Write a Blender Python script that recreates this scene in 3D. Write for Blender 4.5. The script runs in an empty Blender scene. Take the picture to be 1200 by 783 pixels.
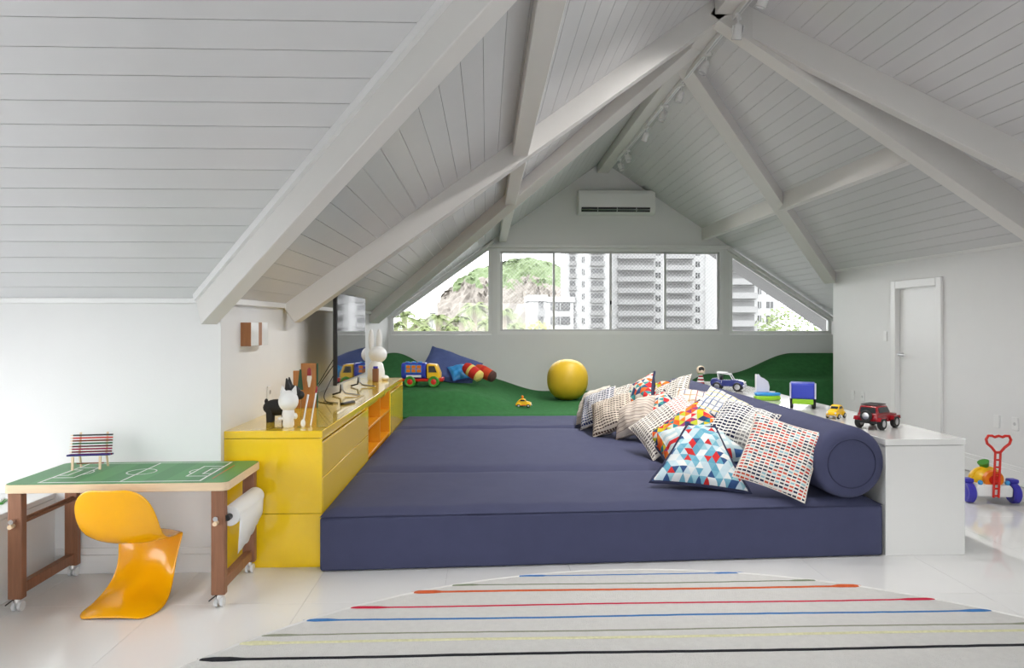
import bpy, math, random
from mathutils import Vector, Matrix
R = math.radians
random.seed(7)
scn = bpy.context.scene
col = scn.collection

# ------------------------------------------------------------------ camera
FPX, YAW, EYE, CX, CY = 820.0, R(2.1), 1.5, 600.0, 378.0
cam_d = bpy.data.cameras.new('camera')
cam_d.sensor_width = 36.0
cam_d.lens = FPX / 1200.0 * 36.0
cam_d.shift_y = -13.5 / 1200.0
cam_d.clip_end = 3000
cam = bpy.data.objects.new('camera', cam_d)
cam.location = (0, 0, EYE)
cam.rotation_euler = (R(90), 0, -YAW)
col.objects.link(cam)
scn.camera = cam

# ------------------------------------------------------------------ sky and exposure
world = bpy.data.worlds.new('world')
scn.world = world
world.use_nodes = True
wn = world.node_tree
wn.nodes.clear()
wo = wn.nodes.new('ShaderNodeOutputWorld')
wb = wn.nodes.new('ShaderNodeBackground')
wb.inputs['Color'].default_value = (0.955, 0.98, 1.0, 1)
wb.inputs['Strength'].default_value = 6.5
wn.links.new(wb.outputs[0], wo.inputs[0])
scn.view_settings.view_transform = 'Standard'
scn.view_settings.look = 'None'
scn.view_settings.gamma = 1
scn.view_settings.exposure = -0.06
scn.view_settings.use_curve_mapping = False


def ray(x, y):
    a = (x - CX) / FPX
    c, s = math.cos(YAW), math.sin(YAW)
    return Vector((a * c + s, -a * s + c, (CY - y) / FPX))


def at_z(x, y, z=0.0):
    r = ray(x, y)
    return r * ((z - EYE) / r.z) + Vector((0, 0, EYE))


def at_x(x, y, X):
    r = ray(x, y)
    return r * (X / r.x) + Vector((0, 0, EYE))


def at_y(x, y, Y):
    r = ray(x, y)
    return r * (Y / r.y) + Vector((0, 0, EYE))


# ------------------------------------------------------------------ mesh helpers
class MB:
    def __init__(s):
        s.v, s.f = [], []

    def add(s, vs, fs):
        b = len(s.v)
        s.v += [Vector(p) for p in vs]
        s.f += [tuple(i + b for i in q) for q in fs]
        return s

    def box(s, x0, x1, y0, y1, z0, z1):
        return s.add([(x, y, z) for x in (x0, x1) for y in (y0, y1) for z in (z0, z1)],
                     [(0, 1, 3, 2), (4, 6, 7, 5), (0, 4, 5, 1), (2, 3, 7, 6), (0, 2, 6, 4), (1, 5, 7, 3)])

    def hexa(s, p):
        # eight corners: four bottom (ccw from above), four top
        return s.add(p, [(3, 2, 1, 0), (4, 5, 6, 7), (0, 1, 5, 4), (1, 2, 6, 5), (2, 3, 7, 6), (3, 0, 4, 7)])

    def obox(s, c, sz, rot):
        m = MB().box(-sz[0] / 2, sz[0] / 2, -sz[1] / 2, sz[1] / 2, -sz[2] / 2, sz[2] / 2)
        M = Matrix.Translation(Vector(c)) @ (rot.to_4x4() if hasattr(rot, 'to_4x4') else rot)
        return s.add([M @ p for p in m.v], m.f)

    def beam(s, p0, p1, w, d, up=Vector((0, 0, 1)), top=0.03):
        """bar from p0 to p1 on a surface, hanging d below it, sunk `top` into it"""
        p0, p1 = Vector(p0), Vector(p1)
        t = (p1 - p0).normalized()
        sd = t.cross(up).normalized() * (w / 2)
        n = sd.cross(t).normalized()
        a, b = n * top, -n * d
        return s.hexa([p0 + sd + b, p1 + sd + b, p1 - sd + b, p0 - sd + b,
                       p0 + sd + a, p1 + sd + a, p1 - sd + a, p0 - sd + a])

    def cyl(s, p0, p1, r0, r1=None, n=16, cap=True):
        p0, p1 = Vector(p0), Vector(p1)
        r1 = r0 if r1 is None else r1
        t = (p1 - p0).normalized()
        u = t.orthogonal().normalized()
        w = t.cross(u)
        vs = []
        for p, r in ((p0, r0), (p1, r1)):
            vs += [p + (u * math.cos(2 * math.pi * i / n) + w * math.sin(2 * math.pi * i / n)) * r for i in range(n)]
        fs = [(i, (i + 1) % n, n + (i + 1) % n, n + i) for i in range(n)]
        if cap:
            fs += [tuple(range(n - 1, -1, -1)), tuple(range(n, 2 * n))]
        return s.add(vs, fs)

    def lathe(s, prof, n=24, M=None):
        """profile (r, z) about z"""
        vs, fs = [], []
        for r, z in prof:
            vs += [Vector((r * math.cos(2 * math.pi * i / n), r * math.sin(2 * math.pi * i / n), z)) for i in range(n)]
        for k in range(len(prof) - 1):
            fs += [(k * n + i, k * n + (i + 1) % n, (k + 1) * n + (i + 1) % n, (k + 1) * n + i) for i in range(n)]
        if prof[0][0] > 1e-4:
            fs.append(tuple(range(n - 1, -1, -1)))
        if prof[-1][0] > 1e-4:
            fs.append(tuple((len(prof) - 1) * n + i for i in range(n)))
        if M is not None:
            vs = [M @ v for v in vs]
        return s.add(vs, fs)

    def sph(s, c, r, nu=20, nv=12, M=None):
        if not hasattr(r, '__len__'):
            r = (r, r, r)
        vs = [Vector((0, 0, -r[2]))]
        for j in range(1, nv):
            a = -math.pi / 2 + math.pi * j / nv
            vs += [Vector((r[0] * math.cos(a) * math.cos(2 * math.pi * i / nu), r[1] * math.cos(a) * math.sin(2 * math.pi * i / nu), r[2] * math.sin(a))) for i in range(nu)]
        vs.append(Vector((0, 0, r[2])))
        fs = [(0, 1 + (i + 1) % nu, 1 + i) for i in range(nu)]
        for j in range(nv - 2):
            o = 1 + j * nu
            fs += [(o + i, o + (i + 1) % nu, o + nu + (i + 1) % nu, o + nu + i) for i in range(nu)]
        o = 1 + (nv - 2) * nu
        fs += [(o + i, o + (i + 1) % nu, len(vs) - 1) for i in range(nu)]
        if M is not None:
            vs = [M @ v for v in vs]
        return s.add([v + Vector(c) for v in vs], fs)

    def tube(s, pts, r, n=8, closed=False):
        pts = [Vector(p) for p in pts]
        m = len(pts)
        vs, fs = [], []
        u = None
        for i, p in enumerate(pts):
            if closed:
                t = (pts[(i + 1) % m] - pts[i - 1]).normalized()
            else:
                t = (pts[min(i + 1, m - 1)] - pts[max(i - 1, 0)]).normalized()
            if u is None:
                u = t.orthogonal().normalized()
            else:
                u = (u - t * u.dot(t)).normalized()
            w = t.cross(u)
            rr = r[i] if hasattr(r, '__len__') else r
            vs += [p + (u * math.cos(2 * math.pi * k / n) + w * math.sin(2 * math.pi * k / n)) * rr for k in range(n)]
        for i in range(m if closed else m - 1):
            j = (i + 1) % m
            fs += [(i * n + k, i * n + (k + 1) % n, j * n + (k + 1) % n, j * n + k) for k in range(n)]
        if not closed:
            fs += [tuple(range(n - 1, -1, -1)), tuple((m - 1) * n + k for k in range(n))]
        return s.add(vs, fs)

    def prism(s, poly, off):
        """poly: list of 3-D points, off: extrusion vector"""
        off = Vector(off)
        n = len(poly)
        p = [Vector(q) for q in poly]
        return s.add(p + [q + off for q in p],
                     [tuple(range(n - 1, -1, -1)), tuple(range(n, 2 * n))] + [(i, (i + 1) % n, n + (i + 1) % n, n + i) for i in range(n)])

    def xf(s, M):
        s.v = [M @ p for p in s.v]
        return s

    def mesh(s, name, m=None, smooth=False):
        me = bpy.data.meshes.new(name)
        me.from_pydata([tuple(p) for p in s.v], [], s.f)
        me.update()
        import bmesh
        bm = bmesh.new()
        bm.from_mesh(me)
        bmesh.ops.recalc_face_normals(bm, faces=bm.faces)
        bm.to_mesh(me)
        bm.free()
        if m:
            me.materials.append(m)
        if smooth:
            for p in me.polygons:
                p.use_smooth = True
            me.set_sharp_from_angle(angle=R(40))
        return me


def tag(o, label=None, cat=None, group=None, kind=None):
    if label:
        o['label'] = label
    if cat:
        o['category'] = cat
    if group:
        o['group'] = group
    if kind:
        o['kind'] = kind
    return o


def obj(name, mb, m, parent=None, smooth=False, bevel=0, seg=2, loc=None, rot=None):
    me = mb if isinstance(mb, bpy.types.Mesh) else mb.mesh(name, m, smooth or bevel > 0)
    o = bpy.data.objects.new(name, me)
    col.objects.link(o)
    if parent:
        o.parent = parent
    if loc is not None:
        o.location = loc
    if rot is not None:
        o.rotation_euler = rot
    if bevel:
        b = o.modifiers.new('bevel', 'BEVEL')
        b.width = bevel
        b.segments = seg
        b.limit_method = 'ANGLE'
        b.angle_limit = R(35)
    return o


def thing(name, label, cat, loc=(0, 0, 0), rotz=0, group=None):
    o = bpy.data.objects.new(name, None)
    o.empty_display_size = 0.1
    col.objects.link(o)
    o.location = loc
    o.rotation_euler = (0, 0, rotz)
    return tag(o, label, cat, group)


def copy_tree(o, parent=None):
    kids = list(o.children)
    c = o.copy()
    col.objects.link(c)
    c.parent = parent
    for k in kids:
        copy_tree(k, c)
    return c


# ------------------------------------------------------------------ materials
class NT:
    def __init__(s, m):
        s.t = m.node_tree

    def n(s, typ, **kw):
        nd = s.t.nodes.new(typ)
        for k, v in kw.items():
            setattr(nd, k, v)
        return nd

    def put(s, sock, v):
        if isinstance(v, bpy.types.NodeSocket):
            s.t.links.new(v, sock)
        elif v is not None:
            sock.default_value = v

    def m(s, op, a, b=None, c=None):
        nd = s.n('ShaderNodeMath', operation=op)
        s.put(nd.inputs[0], a)
        s.put(nd.inputs[1], b)
        s.put(nd.inputs[2], c)
        return nd.outputs[0]

    def mix(s, f, a, b):
        nd = s.n('ShaderNodeMix', data_type='RGBA')
        s.put(nd.inputs[0], f)
        s.put(nd.inputs[6], a)
        s.put(nd.inputs[7], b)
        return nd.outputs[2]

    def objxyz(s):
        tc = s.n('ShaderNodeTexCoord')
        sp = s.n('ShaderNodeSeparateXYZ')
        s.t.links.new(tc.outputs['Object'], sp.inputs[0])
        return sp.outputs[0], sp.outputs[1], sp.outputs[2]

    def noise(s, scale, detail=3.0, vec=None):
        nd = s.n('ShaderNodeTexNoise')
        nd.inputs['Scale'].default_value = scale
        nd.inputs['Detail'].default_value = detail
        if vec is None:
            vec = s.n('ShaderNodeTexCoord').outputs['Object']
        s.t.links.new(vec, nd.inputs['Vector'])
        return nd.outputs['Fac']

    def white(s, a, b, c):
        cb = s.n('ShaderNodeCombineXYZ')
        s.put(cb.inputs[0], a)
        s.put(cb.inputs[1], b)
        s.put(cb.inputs[2], c)
        w = s.n('ShaderNodeTexWhiteNoise', noise_dimensions='3D')
        s.t.links.new(cb.outputs[0], w.inputs['Vector'])
        return w.outputs['Value']

    def ramp(s, f, cols):
        r = s.n('ShaderNodeValToRGB')
        r.color_ramp.interpolation = 'CONSTANT'
        e = r.color_ramp.elements
        k = len(cols)
        e[0].position, e[0].color = 0, (*cols[0], 1)
        e[1].position, e[1].color = 1.0 / k, (*cols[1], 1)
        for i in range(2, k):
            q = e.new(i / k)
            q.color = (*cols[i], 1)
        s.put(r.inputs[0], f)
        return r.outputs[0]


def srgb(r, g, b):
    f = lambda c: (c / 255 / 12.92) if c / 255 <= 0.04045 else ((c / 255 + 0.055) / 1.055) ** 2.4
    return (f(r), f(g), f(b))


def mat(name, c, rough=0.5, metal=0.0, coat=0.0, var=0.04, scale=6.0, bump=0.0, bscale=60.0, spec=0.5, aniso=None, colour=None):
    m = bpy.data.materials.new(name)
    m.use_nodes = True
    N = NT(m)
    b = m.node_tree.nodes['Principled BSDF']
    b.inputs['Roughness'].default_value = rough
    b.inputs['Metallic'].default_value = metal
    b.inputs['Coat Weight'].default_value = coat
    b.inputs['Coat Roughness'].default_value = 0.04
    b.inputs['Specular IOR Level'].default_value = spec
    vec = None
    if aniso:
        mp = N.n('ShaderNodeMapping')
        mp.inputs['Scale'].default_value = aniso
        m.node_tree.links.new(N.n('ShaderNodeTexCoord').outputs['Object'], mp.inputs[0])
        vec = mp.outputs[0]
    if colour is not None:
        N.put(b.inputs['Base Color'], colour(N))
    else:
        f = N.noise(scale, 4, vec)
        lo = tuple(max(0, x * (1 - var * 1.6)) for x in c) + (1,)
        hi = tuple(min(1, x * (1 + var * 1.6)) for x in c) + (1,)
        N.put(b.inputs['Base Color'], N.mix(f, lo, hi))
    if bump:
        bp = N.n('ShaderNodeBump')
        bp.inputs['Strength'].default_value = bump
        bp.inputs['Distance'].default_value = 0.01
        m.node_tree.links.new(N.noise(bscale, 3, vec), bp.inputs['Height'])
        m.node_tree.links.new(bp.outputs[0], b.inputs['Normal'])
    return m


def glass_mat(name, tint=(1, 1, 1), refl=0.06):
    m = bpy.data.materials.new(name)
    m.use_nodes = True
    N = NT(m)
    nt = m.node_tree
    nt.nodes.remove(nt.nodes['Principled BSDF'])
    out = nt.nodes['Material Output']
    tr = N.n('ShaderNodeBsdfTransparent')
    f = N.noise(2.0)
    N.put(tr.inputs[0], N.mix(f, (*[x * 0.985 for x in tint], 1), (*tint, 1)))
    gl = N.n('ShaderNodeBsdfGlossy')
    gl.inputs['Roughness'].default_value = 0.02
    fr = N.n('ShaderNodeFresnel')
    fr.inputs['IOR'].default_value = 1.35
    mx = N.n('ShaderNodeMixShader')
    nt.links.new(fr.outputs[0], mx.inputs[0])
    nt.links.new(tr.outputs[0], mx.inputs[1])
    nt.links.new(gl.outputs[0], mx.inputs[2])
    nt.links.new(mx.outputs[0], out.inputs[0])
    return m


def dash_mat(name, base, cols, rp=0.03, cp=0.03, fill=0.5, dash=0.72, band=None, bcols=None):
    """woven rows of short dashes; cols picked per column block"""
    def c(N):
        x, y, z = N.objxyz()
        v = N.m('DIVIDE', y, rp)
        u = N.m('DIVIDE', x, cp)
        row = N.m('FLOOR', v)
        inrow = N.m('LESS_THAN', N.m('FRACT', v), fill)
        u2 = N.m('ADD', u, 40.0)
        ind = N.m('LESS_THAN', N.m('FRACT', u2), dash)
        w = N.white(N.m('FLOOR', u2), row if band is None else 0.0, 3.0)
        k = N.ramp(w, cols)
        if band:
            w2 = N.white(N.m('FLOOR', N.m('DIVIDE', N.m('ADD', x, 5.0), band)), 7.0, 1.0)
            k = N.ramp(w2, cols)
        return N.mix(N.m('MULTIPLY', inrow, ind), (*base, 1), k)
    return mat(name, base, 0.9, bump=0.5, bscale=150, spec=0.2, colour=c)


def tri_mat(name, cols, p=0.055):
    def c(N):
        x, y, z = N.objxyz()
        v = N.m('DIVIDE', N.m('ADD', y, 3.0), p)
        row = N.m('FLOOR', v)
        u = N.m('ADD', N.m('DIVIDE', N.m('ADD', x, 3.0), p * 1.15), N.m('MULTIPLY', row, 0.5))
        fu = N.m('MULTIPLY', N.m('ABSOLUTE', N.m('SUBTRACT', N.m('FRACT', u), 0.5)), 2.0)
        up = N.m('LESS_THAN', fu, N.m('SUBTRACT', 1.0, N.m('FRACT', v)))
        idu = N.m('FLOOR', u)
        idd = N.m('FLOOR', N.m('ADD', u, 0.5))
        ident = N.m('ADD', N.m('MULTIPLY', up, idu), N.m('MULTIPLY', N.m('SUBTRACT', 1.0, up), N.m('ADD', idd, 100.0)))
        return N.ramp(N.white(ident, row, up), cols)
    return mat(name, cols[0], 0.9, bump=0.35, bscale=200, spec=0.2, colour=c)


def line_mat(name, base, lines, period=0.1, dirs='y', lw=0.12, cross=None):
    """thin coloured woven lines across a plain cloth"""
    def c(N):
        x, y, z = N.objxyz()
        q = y if dirs == 'y' else x
        v = N.m('DIVIDE', N.m('ADD', q, 3.0), period)
        k = N.ramp(N.white(N.m('FLOOR', v), 4.0, 2.0), lines)
        r = N.mix(N.m('LESS_THAN', N.m('FRACT', v), lw), (*base, 1), k)
        if cross:
            q2 = x if dirs == 'y' else y
            v2 = N.m('DIVIDE', N.m('ADD', q2, 3.0), cross)
            k2 = N.ramp(N.white(N.m('FLOOR', v2), 9.0, 2.0), lines)
            r = N.mix(N.m('LESS_THAN', N.m('FRACT', v2), lw * 0.8), r, k2)
        return r
    return mat(name, base, 0.9, bump=0.4, bscale=150, spec=0.2, colour=c)


M = {}
M['wall'] = mat('wall_paint', (0.80, 0.80, 0.795), 0.55, var=0.01, bump=0.04, bscale=90)
M['ceil'] = mat('ceiling_board_paint', (0.69, 0.69, 0.70), 0.27, var=0.012, bump=0.03, bscale=30, aniso=(1, 1, 1))
M['ceilback'] = mat('ceiling_backing_paint', (0.84, 0.84, 0.835), 0.6, var=0.01)
M['beam'] = mat('beam_paint', (0.77, 0.755, 0.73), 0.42, var=0.015, bump=0.03, bscale=25)
M['trim'] = mat('trim_paint', (0.84, 0.84, 0.835), 0.35, var=0.01)
M['tile'] = mat('porcelain_tile', (0.80, 0.80, 0.79), 0.06, var=0.015, scale=3, spec=0.5)
M['grout'] = mat('grout', (0.60, 0.59, 0.57), 0.8)
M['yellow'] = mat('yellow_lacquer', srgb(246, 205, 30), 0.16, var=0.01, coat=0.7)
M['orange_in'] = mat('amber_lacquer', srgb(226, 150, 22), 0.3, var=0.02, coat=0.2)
M['whitelac'] = mat('white_lacquer', (0.76, 0.755, 0.735), 0.12, var=0.01, coat=0.5)
M['navy'] = mat('navy_canvas', srgb(70, 73, 100), 0.88, var=0.06, scale=9, bump=0.25, bscale=260, spec=0.25)
M['navy_dark'] = mat('navy_piping', srgb(44, 47, 74), 0.9)
M['denim'] = mat('denim_blue_cloth', srgb(86, 100, 150), 0.9, var=0.1, scale=12, bump=0.4, bscale=120, spec=0.2)
M['green_carpet'] = mat('green_carpet', srgb(58, 112, 66), 0.95, var=0.16, scale=14, bump=0.8, bscale=240, spec=0.1)
M['rug'] = mat('cream_rug', srgb(218, 217, 214), 0.95, var=0.05, scale=30, bump=0.9, bscale=160, spec=0.1)
M['wood'] = mat('walnut_wood', srgb(136, 92, 66), 0.5, var=0.22, scale=5, bump=0.1, bscale=30, aniso=(14, 14, 1.2))
M['pine'] = mat('pine_edge', srgb(226, 200, 166), 0.5, var=0.08, scale=5, aniso=(2, 14, 14))
M['field'] = mat('green_field_print', srgb(72, 140, 78), 0.4, var=0.03, colour=lambda N: N.mix(
    N.m('LESS_THAN', N.m('FRACT', N.m('MULTIPLY', N.objxyz()[0], 4.5)), 0.5), (*srgb(64, 134, 74), 1), (*srgb(78, 148, 84), 1)))
M['white'] = mat('white_print', (0.86, 0.86, 0.85), 0.5, var=0.01)
M['paper'] = mat('paper', (0.8, 0.8, 0.79), 0.8, var=0.02)
M['chairy'] = mat('yellow_gloss_plastic', srgb(248, 178, 8), 0.17, var=0.01, coat=0.3)
M['black'] = mat('black_plastic', (0.012, 0.012, 0.013), 0.4)
M['blackmat'] = mat('black_matt', (0.02, 0.02, 0.021), 0.7)
M['chrome'] = mat('chrome', (0.75, 0.75, 0.76), 0.15, metal=1.0)
M['alu'] = mat('brushed_aluminium', (0.62, 0.62, 0.63), 0.35, metal=1.0)
M['clear'] = glass_mat('clear_plastic', (0.93, 0.93, 0.93))
M['glass'] = glass_mat('window_glass')
M['screen'] = mat('tv_screen', (0.006, 0.006, 0.008), 0.03, spec=1.0, coat=1.0)
M['figwhite'] = mat('white_vinyl', (0.84, 0.84, 0.83), 0.35, var=0.01)
M['red'] = mat('red_plastic', srgb(214, 40, 26), 0.3, var=0.02)
M['darkred'] = mat('dark_red_paint', srgb(150, 18, 30), 0.25, coat=0.4)
M['orange'] = mat('orange_plastic', srgb(240, 130, 20), 0.3)
M['yplast'] = mat('yellow_plastic', srgb(248, 196, 30), 0.3)
M['blue'] = mat('blue_plastic', srgb(44, 62, 178), 0.3)
M['sky'] = mat('light_blue_plastic', srgb(60, 150, 215), 0.3)
M['lime'] = mat('lime_plastic', srgb(150, 205, 40), 0.35)
M['toygreen'] = mat('green_plastic', srgb(70, 150, 50), 0.35)
M['purple'] = mat('purple_blue_plastic', srgb(58, 52, 170), 0.35)
M['carblue'] = mat('navy_car_paint', srgb(58, 66, 130), 0.25, coat=0.5)
M['lilac'] = mat('lilac_plastic', srgb(205, 205, 220), 0.3)
M['tyre'] = mat('tyre_rubber', (0.02, 0.02, 0.02), 0.75)
M['skin'] = mat('doll_cream', srgb(235, 215, 190), 0.6)
M['ball'] = mat('yellow_ball_vinyl', srgb(232, 190, 48), 0.45, var=0.04)
M['carwin'] = mat('toy_window_dark', (0.03, 0.035, 0.04), 0.1)
M['darkgreen'] = mat('dark_green_paint', srgb(36, 84, 62), 0.5)


# ------------------------------------------------------------------ room dimensions
XL, XR = -1.6, 4.9          # side walls of the play bay
XRID, ZRID = 1.92, 4.17     # ridge
SL, SR = 0.72, 0.66         # slopes of the two sides
ZEAVE = ZRID - SL * (XRID - XL)
YF = 4.28                   # front face of the low wall on the left
YG = 11.5                   # gable wall
YW = 9.72                   # far end of the right wall
YOV = 12.7                  # roof overhang beyond the gable
SILL, WTOP = 1.30, 2.735
XEND = 5.9
YV = YF - (XRID - XL)       # ridge end of the left valley


def zL(x):
    return ZRID - SL * (XRID - x)


def zR(x):
    return ZRID - SR * (x - XRID)


def zF(y):
    return ZEAVE + SL * (YF - y)


def struct(o):
    o['kind'] = 'structure'
    return o


# floor with separate tiles
fl = struct(obj('floor', MB().box(-3.6, 6.2, -2.2, 12.0, -0.2, -0.008), M['grout']))
TS = 0.742
tile_me = None
for i in range(-4, 7):
    for j in range(-3, 9):
        x0 = -0.976 + i * TS
        y0 = 3.78 + j * TS - 2 * TS
        if x0 > 4.95 or x0 < -3.5 or y0 < -1.0:
            continue
        if tile_me is None:
            tile_me = MB().box(0.0009, TS - 0.0009, 0.0009, TS - 0.0009, -0.009, 0).mesh('tile', M['tile'])
        obj('floor_tile', tile_me, None, fl, loc=(x0, y0, 0))

# walls
T = 0.15
wl = struct(obj('wall_left', MB().box(XL - T, XL, YF + T - 0.002, YG + T, 0, ZEAVE + 0.06), M['wall']))
wf = struct(obj('wall_front', MB().box(-3.6, XL, YF, YF + T, 0, ZEAVE + 0.05), M['wall']))
# right wall with door hole
dy0, dy1, dz = 7.42, 8.19, 1.91
wr_mb = MB()
wr_mb.box(XR, XR + 0.12, -2.0, dy0, 0, zR(XR) + 0.03)
wr_mb.box(XR, XR + 0.12, dy1, YW, 0, zR(XR) + 0.03)
wr_mb.box(XR, XR + 0.12, dy0, dy1, dz, zR(XR) + 0.03)
wr = struct(obj('wall_right', wr_mb, M['wall']))
struct(obj('wall_storage', MB().box(XEND - 0.1, XEND, 9.4, YG + T, 0, zR(XEND - 0.1) + 0.05), M['wall']))
struct(obj('wall_return', MB().box(XR + 0.12, XEND, YW - 0.12, YW, 0, 2.0), M['wall']))
# gable wall: below the sill, above the window, posts
gw = MB()
gw.box(XL - T, XEND, YG, YG + T, 0, SILL)
zt = WTOP
gw.prism([(XL + (zt - ZEAVE) / SL - 0.06, YG, zt), (XRID + (ZRID - zt) / SR + 0.06, YG, zt), (XRID, YG, ZRID + 0.04)], (0, T, 0))
gw.box(0.085, 0.18, YG, YG + T, SILL, WTOP)
gw.box(3.94, 4.04, YG, YG + T, SILL, WTOP)
gw.box(XL - T, XL + 0.04, YG, YG + T, SILL, ZEAVE)
struct(obj('wall_back', gw, M['wall']))
# left end of the front room: unseen gable, window opening sized for the light it lets in
wl2 = MB()
wl2.box(-3.75, -3.6, -2.2, YF + T, 0, 0.5)
wl2.box(-3.75, -3.6, 3.75, YF + T, 0.5, ZEAVE)
wl2.box(-3.75, -3.6, -2.2, 0.6, 0.5, 1.55)
wl2.prism([(-3.75, YF + T, ZEAVE - 0.1), (-3.75, YF + T, ZEAVE), (-3.75, YV, ZRID), (-3.75, -2.3, 2.34), (-3.75, -2.3, 1.54), (-3.75, 0.6, 1.54), (-3.75, 0.6, 2.15), (-3.75, 3.3, 2.15), (-3.75, 3.3, 1.54)], (0.15, 0, 0))
struct(obj('wall_side', wl2, M['wall']))

# rear wall behind the camera with a wide unglazed opening added for daylight
rw = MB()
rw.box(-3.75, XR + 0.12, -2.35, -2.2, 0, 0.12)
rw.box(-3.75, -1.0, -2.35, -2.2, 0.12, 2.3)
rw.box(2.6, XR + 0.12, -2.35, -2.2, 0.12, 2.3)
rw.box(-3.75, XR + 0.12, -2.35, -2.2, 2.2, 2.4)
struct(obj('wall_rear', rw, M['wall']))

# ------------------------------------------------------------------ ceilings
def slab(name, pts, th=0.16):
    mb = MB()
    mb.prism([Vector(p) for p in pts], (0, 0, th))
    return struct(obj(name, mb, M['ceilback']))


def plane_pt(fz, x, y):
    return (x, y, fz(x))


YE = YG + T - 0.01
cl = slab('ceiling', [(XL - 0.3, YF + 0.3, zL(XL - 0.3)), (XL - 0.3, YE, zL(XL - 0.3)), (XRID, YE, ZRID), (XRID, YV, ZRID)])
cr = slab('ceiling_right', [(XRID, 0.3, ZRID), (XRID, YE, ZRID), (XEND + 0.4, YE, zR(XEND + 0.4)), (XEND + 0.4, 0.3, zR(XEND + 0.4))])
M['soffit'] = mat('shade_grey_soffit', (0.26, 0.26, 0.26), 0.8)  # colour darkened so bright skylight still leaves the overhang grey
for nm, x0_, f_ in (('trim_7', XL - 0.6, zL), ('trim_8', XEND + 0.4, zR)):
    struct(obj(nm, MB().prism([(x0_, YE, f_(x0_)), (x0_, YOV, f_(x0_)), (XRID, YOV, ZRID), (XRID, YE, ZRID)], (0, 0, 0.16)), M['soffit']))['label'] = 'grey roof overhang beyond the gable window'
cf = slab('ceiling_front', [(-3.9, YF + 0.3, zF(YF + 0.3)), (XL - 0.3, YF + 0.3, zF(YF + 0.3)), (XRID, YV, ZRID), (-3.9, YV, ZRID)])
slab('ceiling_rear', [(-3.9, YV, ZRID), (XEND + 0.4, YV, ZRID), (XEND + 0.4, -2.4, ZRID - 0.6 * (YV + 2.4)), (-3.9, -2.4, ZRID - 0.6 * (YV + 2.4))])
BW = 0.13
TH = 0.005


def board(parent, pts, nrm):
    """pts four corners on the slope plane; nrm points into the room"""
    n = Vector(nrm).normalized() * TH
    p = [Vector(q) for q in pts]
    mb = MB().hexa([q + n for q in p] + [q - n * 0.2 for q in p])
    return obj('ceiling_board', mb, M['ceil'], parent)


def slope_boards():
    g = 0.0018
    aL = math.atan(SL)
    # left slope, boards run in depth
    k = 0
    d = 0.0
    LL = (XRID - XL) / math.cos(aL)
    nL = Vector((math.sin(aL), 0, -math.cos(aL)))
    while d < LL - 0.02:
        e = min(d + BW, LL)
        xa, xb = XL + (d + g) * math.cos(aL), XL + (e - g) * math.cos(aL)
        ya, yb = YF - (xa - XL), YF - (xb - XL)
        board(cl, [(xa, ya, zL(xa)), (xb, yb, zL(xb)), (xb, YG, zL(xb)), (xa, YG, zL(xa))], nL)
        d += BW
    # right slope
    aR = math.atan(SR)
    nR = Vector((-math.sin(aR), 0, -math.cos(aR)))
    d = 0.0
    LR = (XEND - 0.1 - XRID) / math.cos(aR)
    while d < LR - 0.02:
        e = min(d + BW, LR)
        xa, xb = XRID + (d + g) * math.cos(aR), XRID + (e - g) * math.cos(aR)
        y0 = 0.4 if xb < XR + 0.02 else YW
        board(cr, [(xb, y0, zR(xb)), (xa, y0, zR(xa)), (xa, YG, zR(xa)), (xb, YG, zR(xb))], nR)
        d += BW
    # front slope, boards run across
    nF = Vector((0, math.sin(aL), -math.cos(aL)))
    d = 0.0
    nF = Vector((0, -math.sin(aL), -math.cos(aL)))
    while d < 3.7:
        ya, yb = YF - (d + g) * math.cos(aL), YF - (d + BW - g) * math.cos(aL)
        xa, xb = XL + (YF - ya), XL + (YF - yb)
        board(cf, [(-3.6, ya, zF(ya)), (xa, ya, zF(ya)), (xb, yb, zF(yb)), (-3.6, yb, zF(yb))], nF)
        d += BW


slope_boards()

bn = [0]


def beam(label, p0, p1, w, d):
    o = obj('ceiling_beam', MB().beam(p0, p1, w, d), M['beam'], bevel=0.004, seg=1)
    o['kind'] = 'structure'
    o['label'] = label
    return o


Y1 = 5.62


def on_right(px, py):
    r = ray(px, py)
    t = (ZRID + SR * XRID - EYE) / (r.z + SR * r.x)
    return r * t + Vector((0, 0, EYE))


WA, WB = on_right(890, 12), on_right(1199, 165)
d_ = (WB - WA)
WA, WB = WA - d_ * 0.08 + Vector((0, 0.07, 0)), WB + d_ * 0.55 + Vector((0, 0.07, 0))
beam('white rafter crossing the left slope above the cabinet', (XL, Y1, zL(XL)), (XRID, Y1, ZRID), 0.16, 0.17)
beam('wide white rafter crossing the right slope down to the door wall', (XRID, Y1, ZRID), (XR, Y1, zR(XR)), 0.16, 0.24)
beam('diagonal white beam running from the ridge to the left gable corner', (XRID, 6.25, ZRID), (XL, 6.25 + (XRID - XL), zL(XL)), 0.16, 0.17)
beam('diagonal white beam running from the ridge to the end of the right wall', (XRID, 6.78, ZRID), (XR, 6.78 + (XR - XRID), zR(XR)), 0.16, 0.17)
beam('white valley beam ending at the corner beside the low wall', (XL - 0.10, YF + 0.0, ZEAVE - 0.01), (XRID + 0.02, YV + 0.02, ZRID), 0.10, 0.155)
beam('white beam fanning out from the ridge beside the wide rafter', (WA[0], WA[1], zR(WA[0])), (WB[0], WB[1], zR(WB[0])), 0.12, 0.2)
beam('purlin running along the left slope', (0.27, 2.2, zL(0.27)), (0.27, YG, zL(0.27)), 0.12, 0.16)
beam('purlin running along the right slope', (3.63, 5.62, zR(3.63)), (3.63, YG, zR(3.63)), 0.1, 0.17)
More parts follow.
